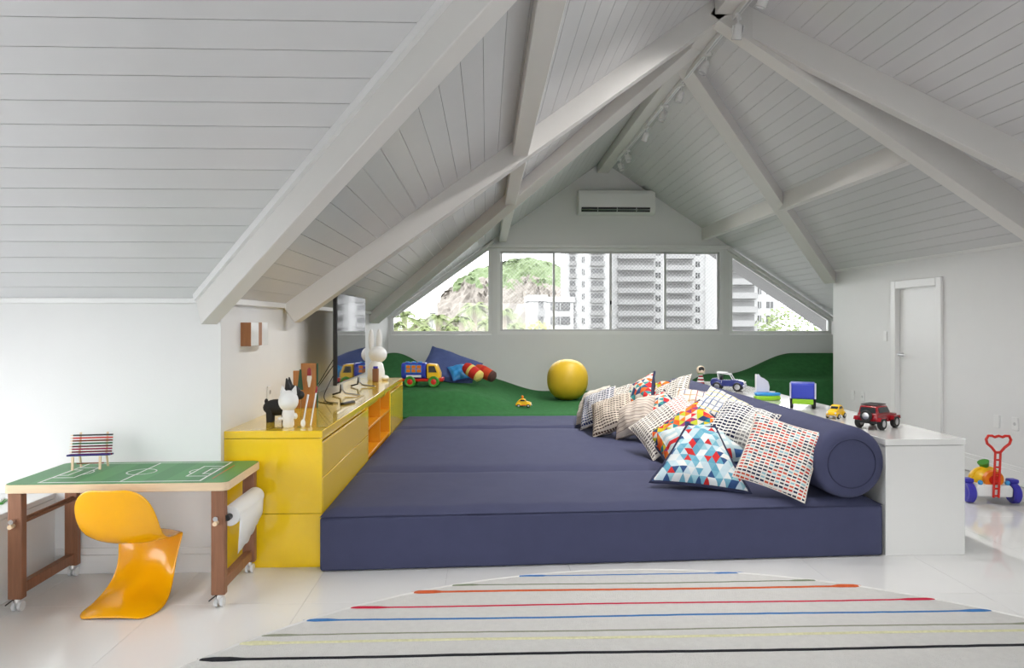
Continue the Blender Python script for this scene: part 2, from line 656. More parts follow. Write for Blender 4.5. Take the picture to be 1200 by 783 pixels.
o = obj('ceiling_beam', MB().box(XRID - 0.09, XRID + 0.09, 0.5, YG, ZRID - 0.2, ZRID + 0.02), M['beam'], bevel=0.004, seg=1)
o['kind'] = 'structure'
o['label'] = 'ridge beam carrying the spotlight track'

# cornices and baseboards
struct(obj('trim_1', MB().box(-3.6, XL - 0.03, YF - 0.03, YF, ZEAVE - 0.022, ZEAVE + 0.012), M['trim'], bevel=0.006))
struct(obj('trim_2', MB().box(XL, XL + 0.03, YF + 0.1, YG, ZEAVE - 0.025, ZEAVE + 0.016), M['trim'], bevel=0.006))
struct(obj('trim_3', MB().beam((XL - 0.13, YF - 0.035, zF(YF - 0.035)), (XRID - 0.03, YV - 0.03, zF(YV - 0.03)), 0.045, 0.035), M['trim']))
struct(obj('baseboard_front', MB().box(-2.57, XL, YF - 0.018, YF, 0, 0.11).box(-2.57, XL, YF - 0.011, YF, 0.11, 0.15), M['trim'], bevel=0.003))
struct(obj('baseboard_right', MB().box(XR - 0.02, XR, -2.0, dy0 - 0.09, 0, 0.13).box(XR - 0.012, XR, -2.0, dy0 - 0.09, 0.13, 0.17)
           .box(XR - 0.02, XR, dy1 + 0.09, YW, 0, 0.17), M['trim'], bevel=0.003))

# ------------------------------------------------------------------ door
dr = struct(thing('door_1', 'narrow white door with white casing in the low side wall', None))
obj('leaf', MB().box(XR + 0.03, XR + 0.07, dy0 + 0.02, dy1 - 0.02, 0.005, dz - 0.02), M['trim'], dr, bevel=0.004)
cs = MB()
cs.box(XR - 0.025, XR + 0.06, dy0 - 0.085, dy0 + 0.01, 0, dz + 0.085)
cs.box(XR - 0.025, XR + 0.06, dy1 - 0.01, dy1 + 0.085, 0, dz + 0.085)
cs.box(XR - 0.025, XR + 0.06, dy0 + 0.01, dy1 - 0.01, dz - 0.01, dz + 0.085)
obj('casing', cs, M['trim'], dr, bevel=0.008)
hd = MB()
hd.cyl((XR + 0.03, dy1 - 0.08, 1.12), (XR - 0.03, dy1 - 0.08, 1.12), 0.02)
hd.cyl((XR - 0.025, dy1 - 0.09, 1.12), (XR - 0.025, dy1 - 0.22, 1.12), 0.009)
obj('door_handle', hd, M['alu'], dr, smooth=True)

# ------------------------------------------------------------------ gable windows
barn = [0]


def bar(mb, p0, p1, w=0.05, d=0.06, y=YG + 0.05):
    """straight frame bar in the gable plane between (x,z) points"""
    a, b = Vector((p0[0], y, p0[1])), Vector((p1[0], y, p1[1]))
    t = (b - a).normalized()
    n = Vector((-t.z, 0, t.x)) * (w / 2)
    e = t * (w / 2)
    barn[0] += 1
    d -= 0.0011 * (barn[0] % 7)
    h = Vector((0, d / 2, 0))
    mb.hexa([a - e - n - h, b + e - n - h, b + e - n + h, a - e - n + h, a - e + n - h, b + e + n - h, b + e + n + h, a - e + n + h])


def tri_window(name, pts, label):
    w = struct(thing(name, label, None))
    mb = MB()
    for i in range(len(pts)):
        bar(mb, pts[i], pts[(i + 1) % len(pts)], 0.055, 0.07)
    obj('window_frame', mb, M['trim'], w)
    obj('pane', MB().prism([(x, YG + 0.055, z) for x, z in pts], (0, 0.006, 0)), M['glass'], w)
    return w


off = 0.03
x0 = XL + 0.05
tri_window('window_1', [(x0, SILL + 0.03), (0.06, SILL + 0.03), (0.06, zL(0.06) - 0.09), (x0, zL(x0) - 0.09)], 'sloping white framed window left of the sliding window')
x1 = XEND - 0.15
zr1 = zR(x1) - 0.09
tri_window('window_3', [(4.07, SILL + 0.03), (x1, SILL + 0.03), (x1, max(zr1, SILL + 0.08)), (4.07, zR(4.07) - 0.12)], 'sloping white framed window right of the sliding window')
for name, a, b in (('trim_4', (XL, zL(XL) - 0.05), (0.1, zL(0.1) - 0.05)), ('trim_5', (4.03, zR(4.03) - 0.07), (5.8, zR(5.8) - 0.07))):
    mb = MB()
    bar(mb, a, b, 0.05, 0.1, YG - 0.03)
    struct(obj(name, mb, M['trim'], bevel=0.006))
M['sash'] = mat('backlit_grey_sash', (0.62, 0.62, 0.62), 0.4)  # grey stands in for the backlit shade on the sash bars
w2 = struct(thing('window_2', 'wide four-panel sliding window in the gable wall', None))
mb = MB()
wx0, wx1 = 0.18, 3.94
bar(mb, (wx0 + 0.02, SILL + 0.03), (wx1 - 0.02, SILL + 0.03), 0.06, 0.09)
bar(mb, (wx0 + 0.02, WTOP - 0.03), (wx1 - 0.02, WTOP - 0.03), 0.06, 0.09)
bar(mb, (wx0 + 0.025, SILL), (wx0 + 0.025, WTOP), 0.05, 0.09)
bar(mb, (wx1 - 0.025, SILL), (wx1 - 0.025, WTOP), 0.05, 0.09)
obj('window_frame', mb, M['trim'], w2)
struct(obj('trim_6', MB().box(-0.02, 4.1, YG - 0.035, YG + 0.01, WTOP - 0.01, WTOP + 0.045), M['trim'], bevel=0.006))
xs = [wx0 + 0.05, 1.115, 2.06, 2.97, wx1 - 0.05]
for i in range(4):
    yy = YG + (0.075 if i in (0, 3) else 0.04)
    a, b = xs[i] - (0.02 if i else 0), xs[i + 1] + (0.02 if i < 3 else 0)
    mb = MB()
    for p, q in (((a + .015, SILL + .07), (b - .015, SILL + .07)), ((a + .015, WTOP - .075), (b - .015, WTOP - .075)), ((a + .02, SILL + .07), (a + .02, WTOP - .07)), ((b - .02, SILL + .07), (b - .02, WTOP - .07))):
        bar(mb, p, q, 0.035, 0.028, yy)
    s_ = obj('sash', mb, M['sash'], w2)
    obj('pane', MB().box(a + 0.02, b - 0.02, yy - 0.003, yy + 0.003, SILL + 0.07, WTOP - 0.075), M['glass'], s_)
    if i in (1, 2):
        hx = b - 0.02 if i == 1 else a + 0.02
        obj('latch', MB().box(hx - 0.012, hx + 0.012, yy - 0.025, yy - 0.012, 1.8, 1.86), M['black'], s_)
# safety net outside the sliding window
net = MB()
sp_ = 0.062
H_ = WTOP - SILL
for sgn in (1, -1):
    k = -int(H_ / sp_) - 1
    while k * sp_ < wx1 - wx0 + H_:
        xa = wx0 + k * sp_
        pts = []
        if sgn > 0:
            ta, tb = max(0, -k * sp_), min(H_, wx1 - xa)
            if tb > ta:
                pts = [(xa + ta, SILL + ta), (xa + tb, SILL + tb)]
        else:
            ta, tb = max(0, xa - wx1), min(H_, xa - wx0)
            if tb > ta:
                pts = [(xa - ta, SILL + ta), (xa - tb, SILL + tb)]
        if pts and abs(pts[1][1] - pts[0][1]) > 0.02:
            net.cyl((pts[0][0], YG + 0.13, pts[0][1]), (pts[1][0], YG + 0.13, pts[1][1]), 0.0013, n=3, cap=False)
        k += 1
tag(obj('safety_net', net, M['white'], w2), 'thin white diamond safety net outside the sliding window', kind='stuff')

# ------------------------------------------------------------------ yellow cabinet
CX0, CX1, CY0, CY1, CZ = XL, -1.005, 4.33, 8.46, 0.836
cab = thing('low_cabinet', 'long glossy yellow lacquered cabinet along the left wall under the television', 'cabinet', (0, 0, 0))
b = MB()
b.box(CX0, CX1 - 0.004, CY0 + 0.018, CY1 - 0.018, 0, 0.06)             # plinth
b.box(CX0, CX0 + 0.015, CY0 + 0.018, CY1 - 0.018, 0.06, CZ - 0.05)     # back
b.box(CX0, CX1 - 0.02, CY0 + 0.018, CY1 - 0.018, 0.06, 0.08)           # bottom
ys1, ys2, ys3 = 6.02, 6.74, 7.38                                       # shelf bay limits
for y in (ys1, ys3):
    b.box(CX0, CX1 - 0.004, y - 0.011, y + 0.011, 0.08, CZ - 0.05)
obj('carcass', b, M['yellow'], cab)
obj('worktop', MB().box(CX0, CX1, CY0, CY1, CZ - 0.045, CZ), M['yellow'], cab, bevel=0.003)
obj('end_panel', MB().box(CX0, CX1 - 0.002, CY0, CY0 + 0.018, 0.33, CZ - 0.048), M['yellow'], cab, bevel=0.002)
obj('end_panel', MB().box(CX0, CX1 - 0.002, CY0, CY0 + 0.018, 0.0, 0.327), M['yellow'], cab, bevel=0.002)
obj('end_panel', MB().box(CX0, CX1 - 0.002, CY1 - 0.018, CY1, 0.0, CZ - 0.048), M['yellow'], cab, bevel=0.002)
for z0, z1 in ((0.085, 0.28), (0.285, 0.54), (0.545, CZ - 0.08)):
    obj('drawer_front', MB().box(CX1 - 0.02, CX1 - 0.002, CY0 + 0.025, ys1 - 0.012, z0, z1), M['yellow'], cab, bevel=0.002)
obj('door', MB().box(CX1 - 0.02, CX1 - 0.002, ys3 + 0.012, CY1 - 0.022, 0.085, CZ - 0.08), M['yellow'], cab, bevel=0.002)
obj('finger_rail', MB().box(CX1 - 0.045, CX1 - 0.03, CY0 + 0.02, CY1 - 0.02, CZ - 0.08, CZ - 0.045), M['yellow'], cab)
sh = MB()
sh.box(CX0 + 0.016, CX1 - 0.006, ys1 + 0.012, ys3 - 0.012, 0.545, 0.567)
sh.box(CX0 + 0.016, CX1 - 0.006, ys1 + 0.012, ys3 - 0.012, 0.33, 0.35)
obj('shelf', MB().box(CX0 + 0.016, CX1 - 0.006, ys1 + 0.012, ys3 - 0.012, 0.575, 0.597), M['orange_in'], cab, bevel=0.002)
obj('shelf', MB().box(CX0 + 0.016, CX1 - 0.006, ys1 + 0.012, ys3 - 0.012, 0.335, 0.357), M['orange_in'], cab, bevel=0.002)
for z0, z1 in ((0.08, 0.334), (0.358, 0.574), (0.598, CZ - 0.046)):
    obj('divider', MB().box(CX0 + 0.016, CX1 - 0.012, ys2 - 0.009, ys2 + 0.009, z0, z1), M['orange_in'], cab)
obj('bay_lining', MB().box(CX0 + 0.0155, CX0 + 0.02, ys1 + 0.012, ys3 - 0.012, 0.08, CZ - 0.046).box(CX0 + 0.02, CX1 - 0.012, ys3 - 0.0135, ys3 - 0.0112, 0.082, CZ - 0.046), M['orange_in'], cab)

# ------------------------------------------------------------------ white side bench
BX0, BX1, BY0, BY1, BZ = 2.56, 3.09, 4.40, 8.82, 0.75
bench = thing('side_bench', 'long glossy white bench beside the navy mattresses', 'bench', (0, 0, 0))
obj('bench_top', MB().box(BX0, BX1, BY0, BY1, BZ - 0.04, BZ), M['whitelac'], bench, bevel=0.003)
obj('bench_body', MB().box(BX0 + 0.004, BX1 - 0.004, BY0 + 0.004, BY1, 0, BZ - 0.043), M['whitelac'], bench, bevel=0.003)

# ------------------------------------------------------------------ mattresses
MZ = 0.372


def mattress(label, fl_, fr_, br_, bl_, seed):
    t = thing('floor_mattress', label, 'mattress', (0, 0, 0), 0, 'navy mattresses of the play bay')
    rnd = random.Random(seed)
    nx, ny = 46, 18
    P = lambda u, v: (Vector(fl_) * (1 - u) + Vector(fr_) * u) * (1 - v) + (Vector(bl_) * (1 - u) + Vector(br_) * u) * v
    top, side = MB(), MB()
    ph = rnd.random() * 6
    vs = []
    for j in range(ny + 1):
        for i in range(nx + 1):
            u, v = i / nx, j / ny
            p = P(u, v)
            eu = min(u, 1 - u) * 3.5
            ev = min(v, 1 - v) * (Vector(bl_) - Vector(fl_)).length
            e = min(eu, ev)
            r = 0.045
            dz = 0 if e > r else -(r - math.sqrt(max(0, r * r - (r - e) ** 2))) * 0.8
            wv = 0.0035 * math.sin(u * 21 + ph + 3 * v) * math.sin(v * 5 + ph) + 0.0025 * math.sin(u * 47 - v * 9 + ph * 2)
            vs.append((p.x, p.y, MZ - 0.006 + dz + wv * min(1, e / 0.1)))
    fs = [(j * (nx + 1) + i, j * (nx + 1) + i + 1, (j + 1) * (nx + 1) + i + 1, (j + 1) * (nx + 1) + i) for j in range(ny) for i in range(nx)]
    obj('mattress_top', MB().add(vs, fs), M['navy'], t, smooth=True)
    c = [Vector((p[0], p[1], 0)) for p in (fl_, fr_, br_, bl_)]
    z1 = MZ - 0.044
    mb = MB().hexa([Vector((q.x, q.y, 0.004)) for q in c] + [Vector((q.x, q.y, z1)) for q in c])
    obj('mattress_side', mb, M['navy'], t, bevel=0.018, seg=3)
    return t


mx0, mx1 = -1.0, 2.545
mattress('thick navy mattress block facing the striped rug', (mx0, 4.235), (mx1, 4.40), (mx1, 5.372), (mx0, 5.372), 1)
mattress('wide navy mattress between the front block and the narrow one', (mx0, 5.396), (mx1, 5.396), (mx1, 7.59), (mx0, 7.606), 2)
mattress('narrow navy mattress against the green carpet step', (mx0, 7.630), (mx1, 7.612), (mx1, 8.525), (mx0, 8.53), 3)

# bolster
bo = thing('bolster', 'long navy bolster lying along the white bench', 'bolster', (2.325, 4.37, 0), 0)
prof = [(0.0, 0.0), (0.06, 0.001), (0.17, 0.006), (0.208, 0.018), (0.228, 0.045), (0.233, 0.09), (0.233, 1.1), (0.235, 1.16), (0.231, 1.2), (0.224, 1.24), (0.232, 1.28), (0.236, 1.34), (0.230, 1.40), (0.234, 1.5), (0.226, 1.58), (0.234, 1.66), (0.235, 3.9), (0.228, 4.03), (0.208, 4.06), (0.17, 4.075), (0, 4.08)]
obj('cover', MB().lathe(prof, 40, Matrix.Translation((0, 0, 0.236 + MZ - 0.008)) @ Matrix.Rotation(R(-90), 4, 'X')), M['navy'], bo, smooth=True)
ring = [(0.155 * math.cos(a), 0.003, 0.236 + MZ - 0.008 + 0.155 * math.sin(a)) for a in [2 * math.pi * i / 48 for i in range(48)]]
obj('end_seam', MB().tube(ring, 0.0035, 6, True), M['navy_dark'], bo, smooth=True)

# ------------------------------------------------------------------ green carpet landscape
def sm(a, b, x):
    t = max(0, min(1, (x - a) / (b - a)))
    return t * t * (3 - 2 * t)


def gz(x, y):
    base = 0.372
    # left mound: a plateau that falls to the right, with a rise in the back corner
    lip = 8.6 + 0.0 * x
    pl = 0.255 * sm(8.72, 9.15, y - 0.15 * math.sin(x * 2.2)) * (1 - sm(-0.15 + 0.0 * y, 0.95, x + 0.25 * (11.5 - y) * 0.55))
    pk = 0.40 * math.exp(-(((x + 1.45) / 0.55) ** 2 + ((y - 11.0) / 0.7) ** 2))
    z = base + pl + pk
    # right hill falls to the floor outside the bench
    if x > 3.0:
        k = sm(3.08, 3.12, x)
        front = 0.30 * sm(9.85, 10.25, y) + 0.02
        hump = 0.10 * math.exp(-((y - 10.35) / 0.35) ** 2) * sm(3.3, 3.9, x)
        back = 0.34 * sm(10.75, 11.35, y) * sm(4.0, 5.1, x)
        step = 0.36 * sm(9.78, 10.2, y)
        zr = step + 0.29 * sm(9.9, 10.35, y) * sm(3.0, 3.7, x) + back
        z = base * (1 - k) + k * zr if y < 9.9 else (base + pl + pk) * (1 - k) + k * max(zr, 0.01)
    return max(z, 0.012)


gm = MB()
gx0, gx1, gy0, gy1 = XL + 0.002, XEND - 0.102, 8.535, YG - 0.002
NX, NY = 150, 66
for j in range(NY + 1):
    for i in range(NX + 1):
        x = gx0 + (gx1 - gx0) * i / NX
        y = gy0 + (gy1 - gy0) * j / NY
        gm.v.append(Vector((x, y, gz(x, y) - (0.02 if j == 0 else 0))))
for j in range(NY):
    for i in range(NX):
        x = gx0 + (gx1 - gx0) * (i + 0.5) / NX
        y = gy0 + (gy1 - gy0) * (j + 0.5) / NY
        if x > BX0 - 0.06 and y < 8.86 or (x > 3.2 and y < 9.74):
            continue
        gm.f.append((j * (NX + 1) + i, j * (NX + 1) + i + 1, (j + 1) * (NX + 1) + i + 1, (j + 1) * (NX + 1) + i))
gc = thing('carpet_landscape', 'green carpeted play landscape with low hills under the gable window', 'play mound')
obj('carpet', gm, M['green_carpet'], gc, smooth=True)
obj('front_riser', MB().box(gx0, BX0 - 0.03, 8.536, 8.56, 0.0, 0.354), M['green_carpet'], gc)

# ------------------------------------------------------------------ rug
rc, rr = Vector((0.85, 1.52, 0)), 2.665
rug = thing('striped_rug', 'large round cream rug with thin coloured cord stripes', 'rug', (rc.x, rc.y, 0))
obj('pile', MB().lathe([(0, 0.001), (rr - 0.012, 0.001), (rr, 0.006), (rr - 0.006, 0.013), (rr - 0.02, 0.014), (0, 0.0135)], 140), M['rug'], rug, smooth=True)
M['rugedge'] = mat('rug_edge_binding', srgb(226, 225, 222), 0.9, bump=0.5, bscale=200)
edge = [((rr - 0.008) * math.cos(2 * math.pi * i / 150), (rr - 0.008) * math.sin(2 * math.pi * i / 150), 0.012) for i in range(150)]
obj('edge_binding', MB().tube(edge, 0.008, 6, True), M['rugedge'], rug, smooth=True)
stripes = [(676.0, srgb(62, 118, 184), 0.013), (686.2, srgb(120, 132, 104), 0.012), (693.6, srgb(206, 92, 44), 0.022), (710.2, srgb(196, 22, 62), 0.016),
           (724.6, srgb(58, 118, 180), 0.017), (740.8, srgb(146, 150, 130), 0.013), (749.3, srgb(218, 216, 176), 0.022), (767.2, srgb(18, 20, 28), 0.022)]
ys = [(1230.0 / (p - 378), c, w) for p, c, w in stripes]
extra = [(2.86, 5), (2.62, 2), (2.4, 1), (2.15, 3), (1.9, 0), (1.6, 6), (1.3, 7), (1.0, 2), (0.6, 4), (0.2, 3), (-0.2, 1), (-0.6, 7)]
ys += [(y, stripes[k][1], stripes[k][2]) for y, k in extra]
sm_cache = {}
for y, c, w in ys:
    yl = y - rc.y - 0.03
    if abs(yl) > rr - 0.03:
        continue
    hw = math.sqrt(rr * rr - yl * yl)
    key = tuple(round(q, 3) for q in c)
    if key not in sm_cache:
        sm_cache[key] = mat('rug_cord_%d' % len(sm_cache), c, 0.9, var=0.15, scale=60, bump=0.6, bscale=220)
    rnd = random.Random(int(y * 1000))
    n = 60
    pts, rad = [], []
    for i in range(n + 1):
        u = -hw + 2 * hw * i / n
        pts.append((u, yl + 0.004 * math.sin(u * 3 + y * 9) + rnd.uniform(-0.0015, 0.0015), 0.0135))
        e = min(i, n - i) / n * 2 * hw
        rad.append(w * 0.5 * (1.75 if 0.01 < e < 0.16 else (0.7 if e <= 0.01 else 1.0)))
    m_ = MB().tube(pts, rad, 6)
    m_.v = [Vector((p.x, p.y, 0.0135 + (p.z - 0.0135) * 0.5)) for p in m_.v]
    obj('cord_stripe', m_, sm_cache[key], rug, smooth=True)

# ------------------------------------------------------------------ play table
TX, TY, TZ = -1.925, 3.985, 0.665
TW, TD = 1.135, 0.575
tb = thing('play_table', 'wooden play table on casters with a green football pitch printed on its top', 'table', (TX, TY, 0), R(1.2))
rcx = 0.035


def rrect(w, d, r, n=5):
    out = []
    for cx, cy, a0 in ((w / 2 - r, d / 2 - r, 0), (-w / 2 + r, d / 2 - r, 90), (-w / 2 + r, -d / 2 + r, 180), (w / 2 - r, -d / 2 + r, 270)):
        out += [(cx + r * math.cos(R(a0 + 90 * i / n)), cy + r * math.sin(R(a0 + 90 * i / n))) for i in range(n + 1)]
    return out


obj('table_top', MB().prism([(x, y, TZ - 0.046) for x, y in rrect(TW, TD, rcx)], (0, 0, 0.044)), M['pine'], tb, bevel=0.003)
obj('pitch', MB().prism([(x, y, TZ - 0.003) for x, y in rrect(TW - 0.008, TD - 0.008, rcx)], (0, 0, 0.003)), M['field'], tb)
ml = MB()
lz0, lz1 = TZ - 0.0005, TZ + 0.001
lw = 0.008


def ln(x0, y0, x1, y1, w=lw):
    a, b_ = Vector((x0, y0, 0)), Vector((x1, y1, 0))
    t = (b_ - a).normalized() * (w / 2)
    n_ = Vector((-t.y, t.x, 0))
    ml.hexa([q + Vector((0, 0, z)) for z in (lz0, lz1) for q in (a - t - n_, b_ + t - n_, b_ + t + n_, a - t + n_)])


fx, fy = 0.41, 0.245
for s_ in (-1, 1):
    ln(-fx, s_ * fy, fx, s_ * fy)
    ln(s_ * fx, -fy - 0.0, s_ * fx, fy, 0.010)
    ln(s_ * (fx - 0.115), -0.13, s_ * (fx - 0.115), 0.13)
    ln(s_ * (fx - 0.115), -0.13, s_ * fx, -0.13)
    ln(s_ * (fx - 0.115), 0.13, s_ * fx, 0.13)
    ln(s_ * (fx - 0.05), -0.07, s_ * (fx - 0.05), 0.07)
    ln(s_ * (fx - 0.05), -0.07, s_ * fx, -0.07)
    ln(s_ * (fx - 0.05), 0.07, s_ * fx, 0.07)
    pts = [(s_ * (fx - 0.115 - 0.028 * math.cos(R(a))), 0.05 * math.sin(R(a))) for a in range(-90, 91, 20)]
    for p, q in zip(pts, pts[1:]):
        ln(*p, *q, 0.006)
ln(0, -fy, 0, fy)
pts = [(0.075 * math.cos(R(a)), 0.075 * math.sin(R(a))) for a in range(0, 361, 15)]
for p, q in zip(pts, pts[1:]):
    ln(*p, *q, 0.007)
obj('pitch_markings', ml, M['white'], tb)
obj('goal_line', MB().box(fx + 0.045, fx + 0.05, -0.2, 0.15, lz0, lz1), M['red'], tb)
M['casterw'] = mat('pale_translucent_caster', (0.7, 0.71, 0.72), 0.15, coat=0.6)
legw, legd = 0.072, 0.045
for sx in (-1, 1):
    xx = sx * (TW / 2 - 0.055)
    for sy in (-1, 1):
        yy = sy * (TD / 2 - 0.035)
        obj('leg', MB().box(xx - legw / 2, xx + legw / 2, yy - legd / 2, yy + legd / 2, 0.068, TZ - 0.045), M['wood'], tb, bevel=0.006)
        c = thing('caster', None, None)
        c.parent = tb
        c.location = (xx, yy, 0)
        c.name = 'caster'
        for k in (-1, 1):
            obj('wheel', MB().cyl((k * 0.008, 0.008, 0.026), (k * 0.022, 0.008, 0.026), 0.026, n=20), M['casterw'], c, smooth=True)
        obj('fork', MB().cyl((0, 0, 0.05), (0, 0, 0.07), 0.018).box(-0.007, 0.007, -0.008, 0.02, 0.02, 0.052), M['chrome'], c, smooth=True)
        if sy < 0:
            obj('brake_lever', MB().obox((-0.03, -0.018, 0.052), (0.04, 0.014, 0.006), Matrix.Rotation(R(-38), 3, 'Y')), M['black'], c)
    obj('foot_rail', MB().box(xx - 0.022, xx + 0.022, -TD / 2 + 0.055, TD / 2 - 0.055, 0.085, 0.14), M['wood'], tb, bevel=0.005)
    for zz, m_, r_ in ((0.475, 'chrome', 0.013), (0.452, 'pine', 0.0115)):
        obj('peg', MB().cyl((xx - 0.004, -TD / 2 - 0.002 + 0.012, zz), (xx - 0.004, -TD / 2 - (0.012 if m_ == 'chrome' else 0.022), zz), r_, n=14), M[m_], tb, smooth=True)
    if sx < 0:
        obj('paper_bar', MB().cyl((xx + 0.01, -TD / 2 + 0.05, 0.47), (xx + 0.01, TD / 2 - 0.05, 0.47), 0.011, n=12).cyl((xx + 0.026, -TD / 2 + 0.05, 0.462), (xx + 0.026, TD / 2 - 0.05, 0.462), 0.008, n=12), M['wood'], tb, smooth=True)
# paper roll on the right
pr = thing('paper_roll', 'white paper roll hung between the right legs of the play table', 'paper roll', (TX, TY, 0), R(1.2))
xx = TW / 2 - 0.045
obj('roll', MB().lathe([(0.018, 0), (0.052, 0), (0.052, 0.44), (0.018, 0.44), (0.018, 0)], 28, Matrix.Translation((xx + 0.035, -0.225, 0.47)) @ Matrix.Rotation(R(-90), 4, 'X')), M['paper'], pr, smooth=True)
obj('core', MB().cyl((xx + 0.035, -0.26, 0.47), (xx + 0.035, 0.26, 0.47), 0.0165, n=16), M['black'], pr, smooth=True)
fl_ = MB()
nn = 14
top_, bot_ = [], []
rnd = random.Random(3)
for i in range(nn + 1):
    y = -0.215 + 0.42 * i / nn
    bot = 0.27 + 0.10 * (i / nn) ** 2 + rnd.uniform(-0.008, 0.01)
    for z in (0.47, 0.40, bot):
        fl_.v.append(Vector((xx + 0.087 - 0.012 * (0.47 - z) / 0.2, y, z)))
for i in range(nn):
    for k in range(2):
        fl_.f.append((i * 3 + k, i * 3 + 3 + k, i * 3 + 4 + k, i * 3 + 1 + k))
o = obj('torn_sheet', fl_, M['paper'], pr, smooth=True)
sd = o.modifiers.new('s', 'SOLIDIFY')
sd.thickness = 0.0012
o = None

# ------------------------------------------------------------------ cantilever chair
prof = [(-.225, .658, .085, .006), (-.222, .645, .135, .012), (-.218, .615, .172, .02), (-.21, .57, .196, .028), (-.198, .52, .207, .036), (-.182, .465, .211, .044), (-.16, .415, .21, .050),
        (-.125, .372, .207, .050), (-.075, .345, .203, .040), (-.015, .334, .20, .026), (.055, .334, .196, .010), (.12, .342, .191, -.004), (.165, .35, .187, -.016), (.198, .346, .184, -.026),
        (.218, .325, .181, -.036), (.226, .29, .177, -.044), (.222, .245, .171, -.050), (.208, .195, .165, -.050), (.182, .145, .162, -.042), (.145, .105, .164, -.026),
        (.095, .074, .172, -.004), (.035, .055, .184, .018), (-.035, .044, .196, .033), (-.105, .036, .200, .030), (-.165, .024, .188, .021), (-.205, .010, .15, .008)]
ch = thing('cantilever_chair', 'glossy yellow plastic cantilever child chair tucked under the play table', 'chair', (-1.885, 3.80, 0), R(88))
cm = MB()
nw = 18
for k, (x, z, hw, flg) in enumerate(prof):
    a, b_ = prof[max(k - 1, 0)], prof[min(k + 1, len(prof) - 1)]
    tx, tz = b_[0] - a[0], b_[1] - a[1]
    L = math.hypot(tx, tz)
    nx_, nz_ = -tz / L, tx / L
    for i in range(nw + 1):
        u = -1 + 2 * i / nw
        q = flg * (abs(u) ** 2.6)
        cm.v.append(Vector((x + nx_ * q, u * hw, max(z + nz_ * q, 0.005))))
for k in range(len(prof) - 1):
    for i in range(nw):
        cm.f.append((k * (nw + 1) + i, k * (nw + 1) + i + 1, (k + 1) * (nw + 1) + i + 1, (k + 1) * (nw + 1) + i))
shell = obj('shell', cm, M['chairy'], ch, smooth=True)
sd = shell.modifiers.new('s', 'SOLIDIFY')
sd.thickness = 0.009
sd.offset = 0
sb = shell.modifiers.new('ss', 'SUBSURF')
sb.levels = sb.render_levels = 1

# ------------------------------------------------------------------ pencil-slat toy bench on the table
pb = thing('toy_bench', 'miniature bench made of coloured pencil slats on the play table', 'toy bench', at_z(110, 547, TZ), R(8))
bw = 0.17
cols = [srgb(40, 40, 40), srgb(200, 60, 50), srgb(120, 50, 20), srgb(36, 96, 60), srgb(90, 20, 40), srgb(150, 30, 70), srgb(110, 30, 40)]
for i, c in enumerate(cols):
    z = 0.185 - i * 0.0155
    y = 0.0 + i * 0.003
    m_ = mat('pencil_%d' % i, c, 0.4)
    p_ = obj('pencil_slat', MB().cyl((-bw / 2 - 0.02, -y - 0.008, z), (bw / 2 + 0.02, -y - 0.008, z), 0.005, n=6), m_, pb)
    obj('pencil_tip', MB().cyl((-bw / 2 - 0.02, -y - 0.008, z), (-bw / 2 - 0.036, -y - 0.008, z), 0.005, 0.001, n=6), M['pine'], p_)
mseat = mat('pencil_seat', srgb(46, 40, 110), 0.4)
for i in range(5):
    obj('pencil_slat', MB().cyl((-bw / 2 - 0.025, 0.0 - 0.03 - i * 0.013, 0.078 + 0.001 * i), (bw / 2 + 0.03, -0.03 - i * 0.013, 0.078 + 0.001 * i), 0.0055, n=6), mseat if i != 2 else M['darkred'], pb)
for sx in (-1, 1):
    x = sx * bw * 0.42
    obj('bench_leg', MB().beam((x, -0.09, 0.0), (x, -0.085, 0.075), 0.009, 0.012, Vector((1, 0, 0)), 0.0), M['pine'], pb)
    obj('bench_leg', MB().tube([(x, 0.012, 0.0), (x, 0.0, 0.04), (x, -0.012, 0.08), (x, -0.002, 0.14), (x, 0.008, 0.2)], 0.0065, 6), M['pine'], pb)
obj('stretcher', MB().cyl((-bw * 0.42, -0.05, 0.03), (bw * 0.42, -0.05, 0.03), 0.004, n=6), M['wood'], pb)

# ------------------------------------------------------------------ low white seat at far left
ls = thing('window_seat', 'low white box seat beside the play table', 'seat')
obj('seat_body', MB().box(-3.6, -2.575, -1.5, YF, 0, 0.45), M['trim'], ls, bevel=0.003)
obj('seat_top', MB().box(-3.6, -2.57, -1.5, YF, 0.452, 0.482), M['trim'], ls, bevel=0.004)
gt = thing('toy_tray', 'small green and white toy lying on the low white seat', 'toy', at_z(-6, 590, 0.482) , R(20))
obj('tray', MB().box(-0.1, 0.05, -0.05, 0.05, 0.0, 0.012), M['toygreen'], gt, bevel=0.004)
obj('rim', MB().box(-0.09, 0.04, -0.04, 0.04, 0.012, 0.022), M['white'], gt, bevel=0.004)

# ------------------------------------------------------------------ wall fittings
def plate(label, X, y, z, w, h, kind, sgn):
    t = thing('wall_socket' if kind == 'socket' else 'wall_switch', label, 'socket' if kind == 'socket' else 'switch', (X, y, z))
    obj('plate', MB().box(min(0, sgn * 0.012), max(0, sgn * 0.012), -w / 2, w / 2, -h / 2, h / 2), M['trim'], t, bevel=0.003)
    s = sgn
    if kind == 'socket':
        for k in ((-1, 1) if h > 0.14 else (0,)):
            obj('outlet', MB().cyl((s * 0.01, 0, k * 0.04), (s * 0.0145, 0, k * 0.04), 0.016, n=14), M['alu'], t)
    elif kind == 'switch':
        obj('rocker', MB().box(min(s * 0.01, s * 0.017), max(s * 0.01, s * 0.017), -0.012, 0.012, -0.022, 0.022), M['trim'], t, bevel=0.002)
    return t


def plate_px(label, px, py, w, h, kind, X, sgn):
    p = at_x(px, py, X)
    return plate(label, X, p.y, p.z, w, h, kind, sgn)


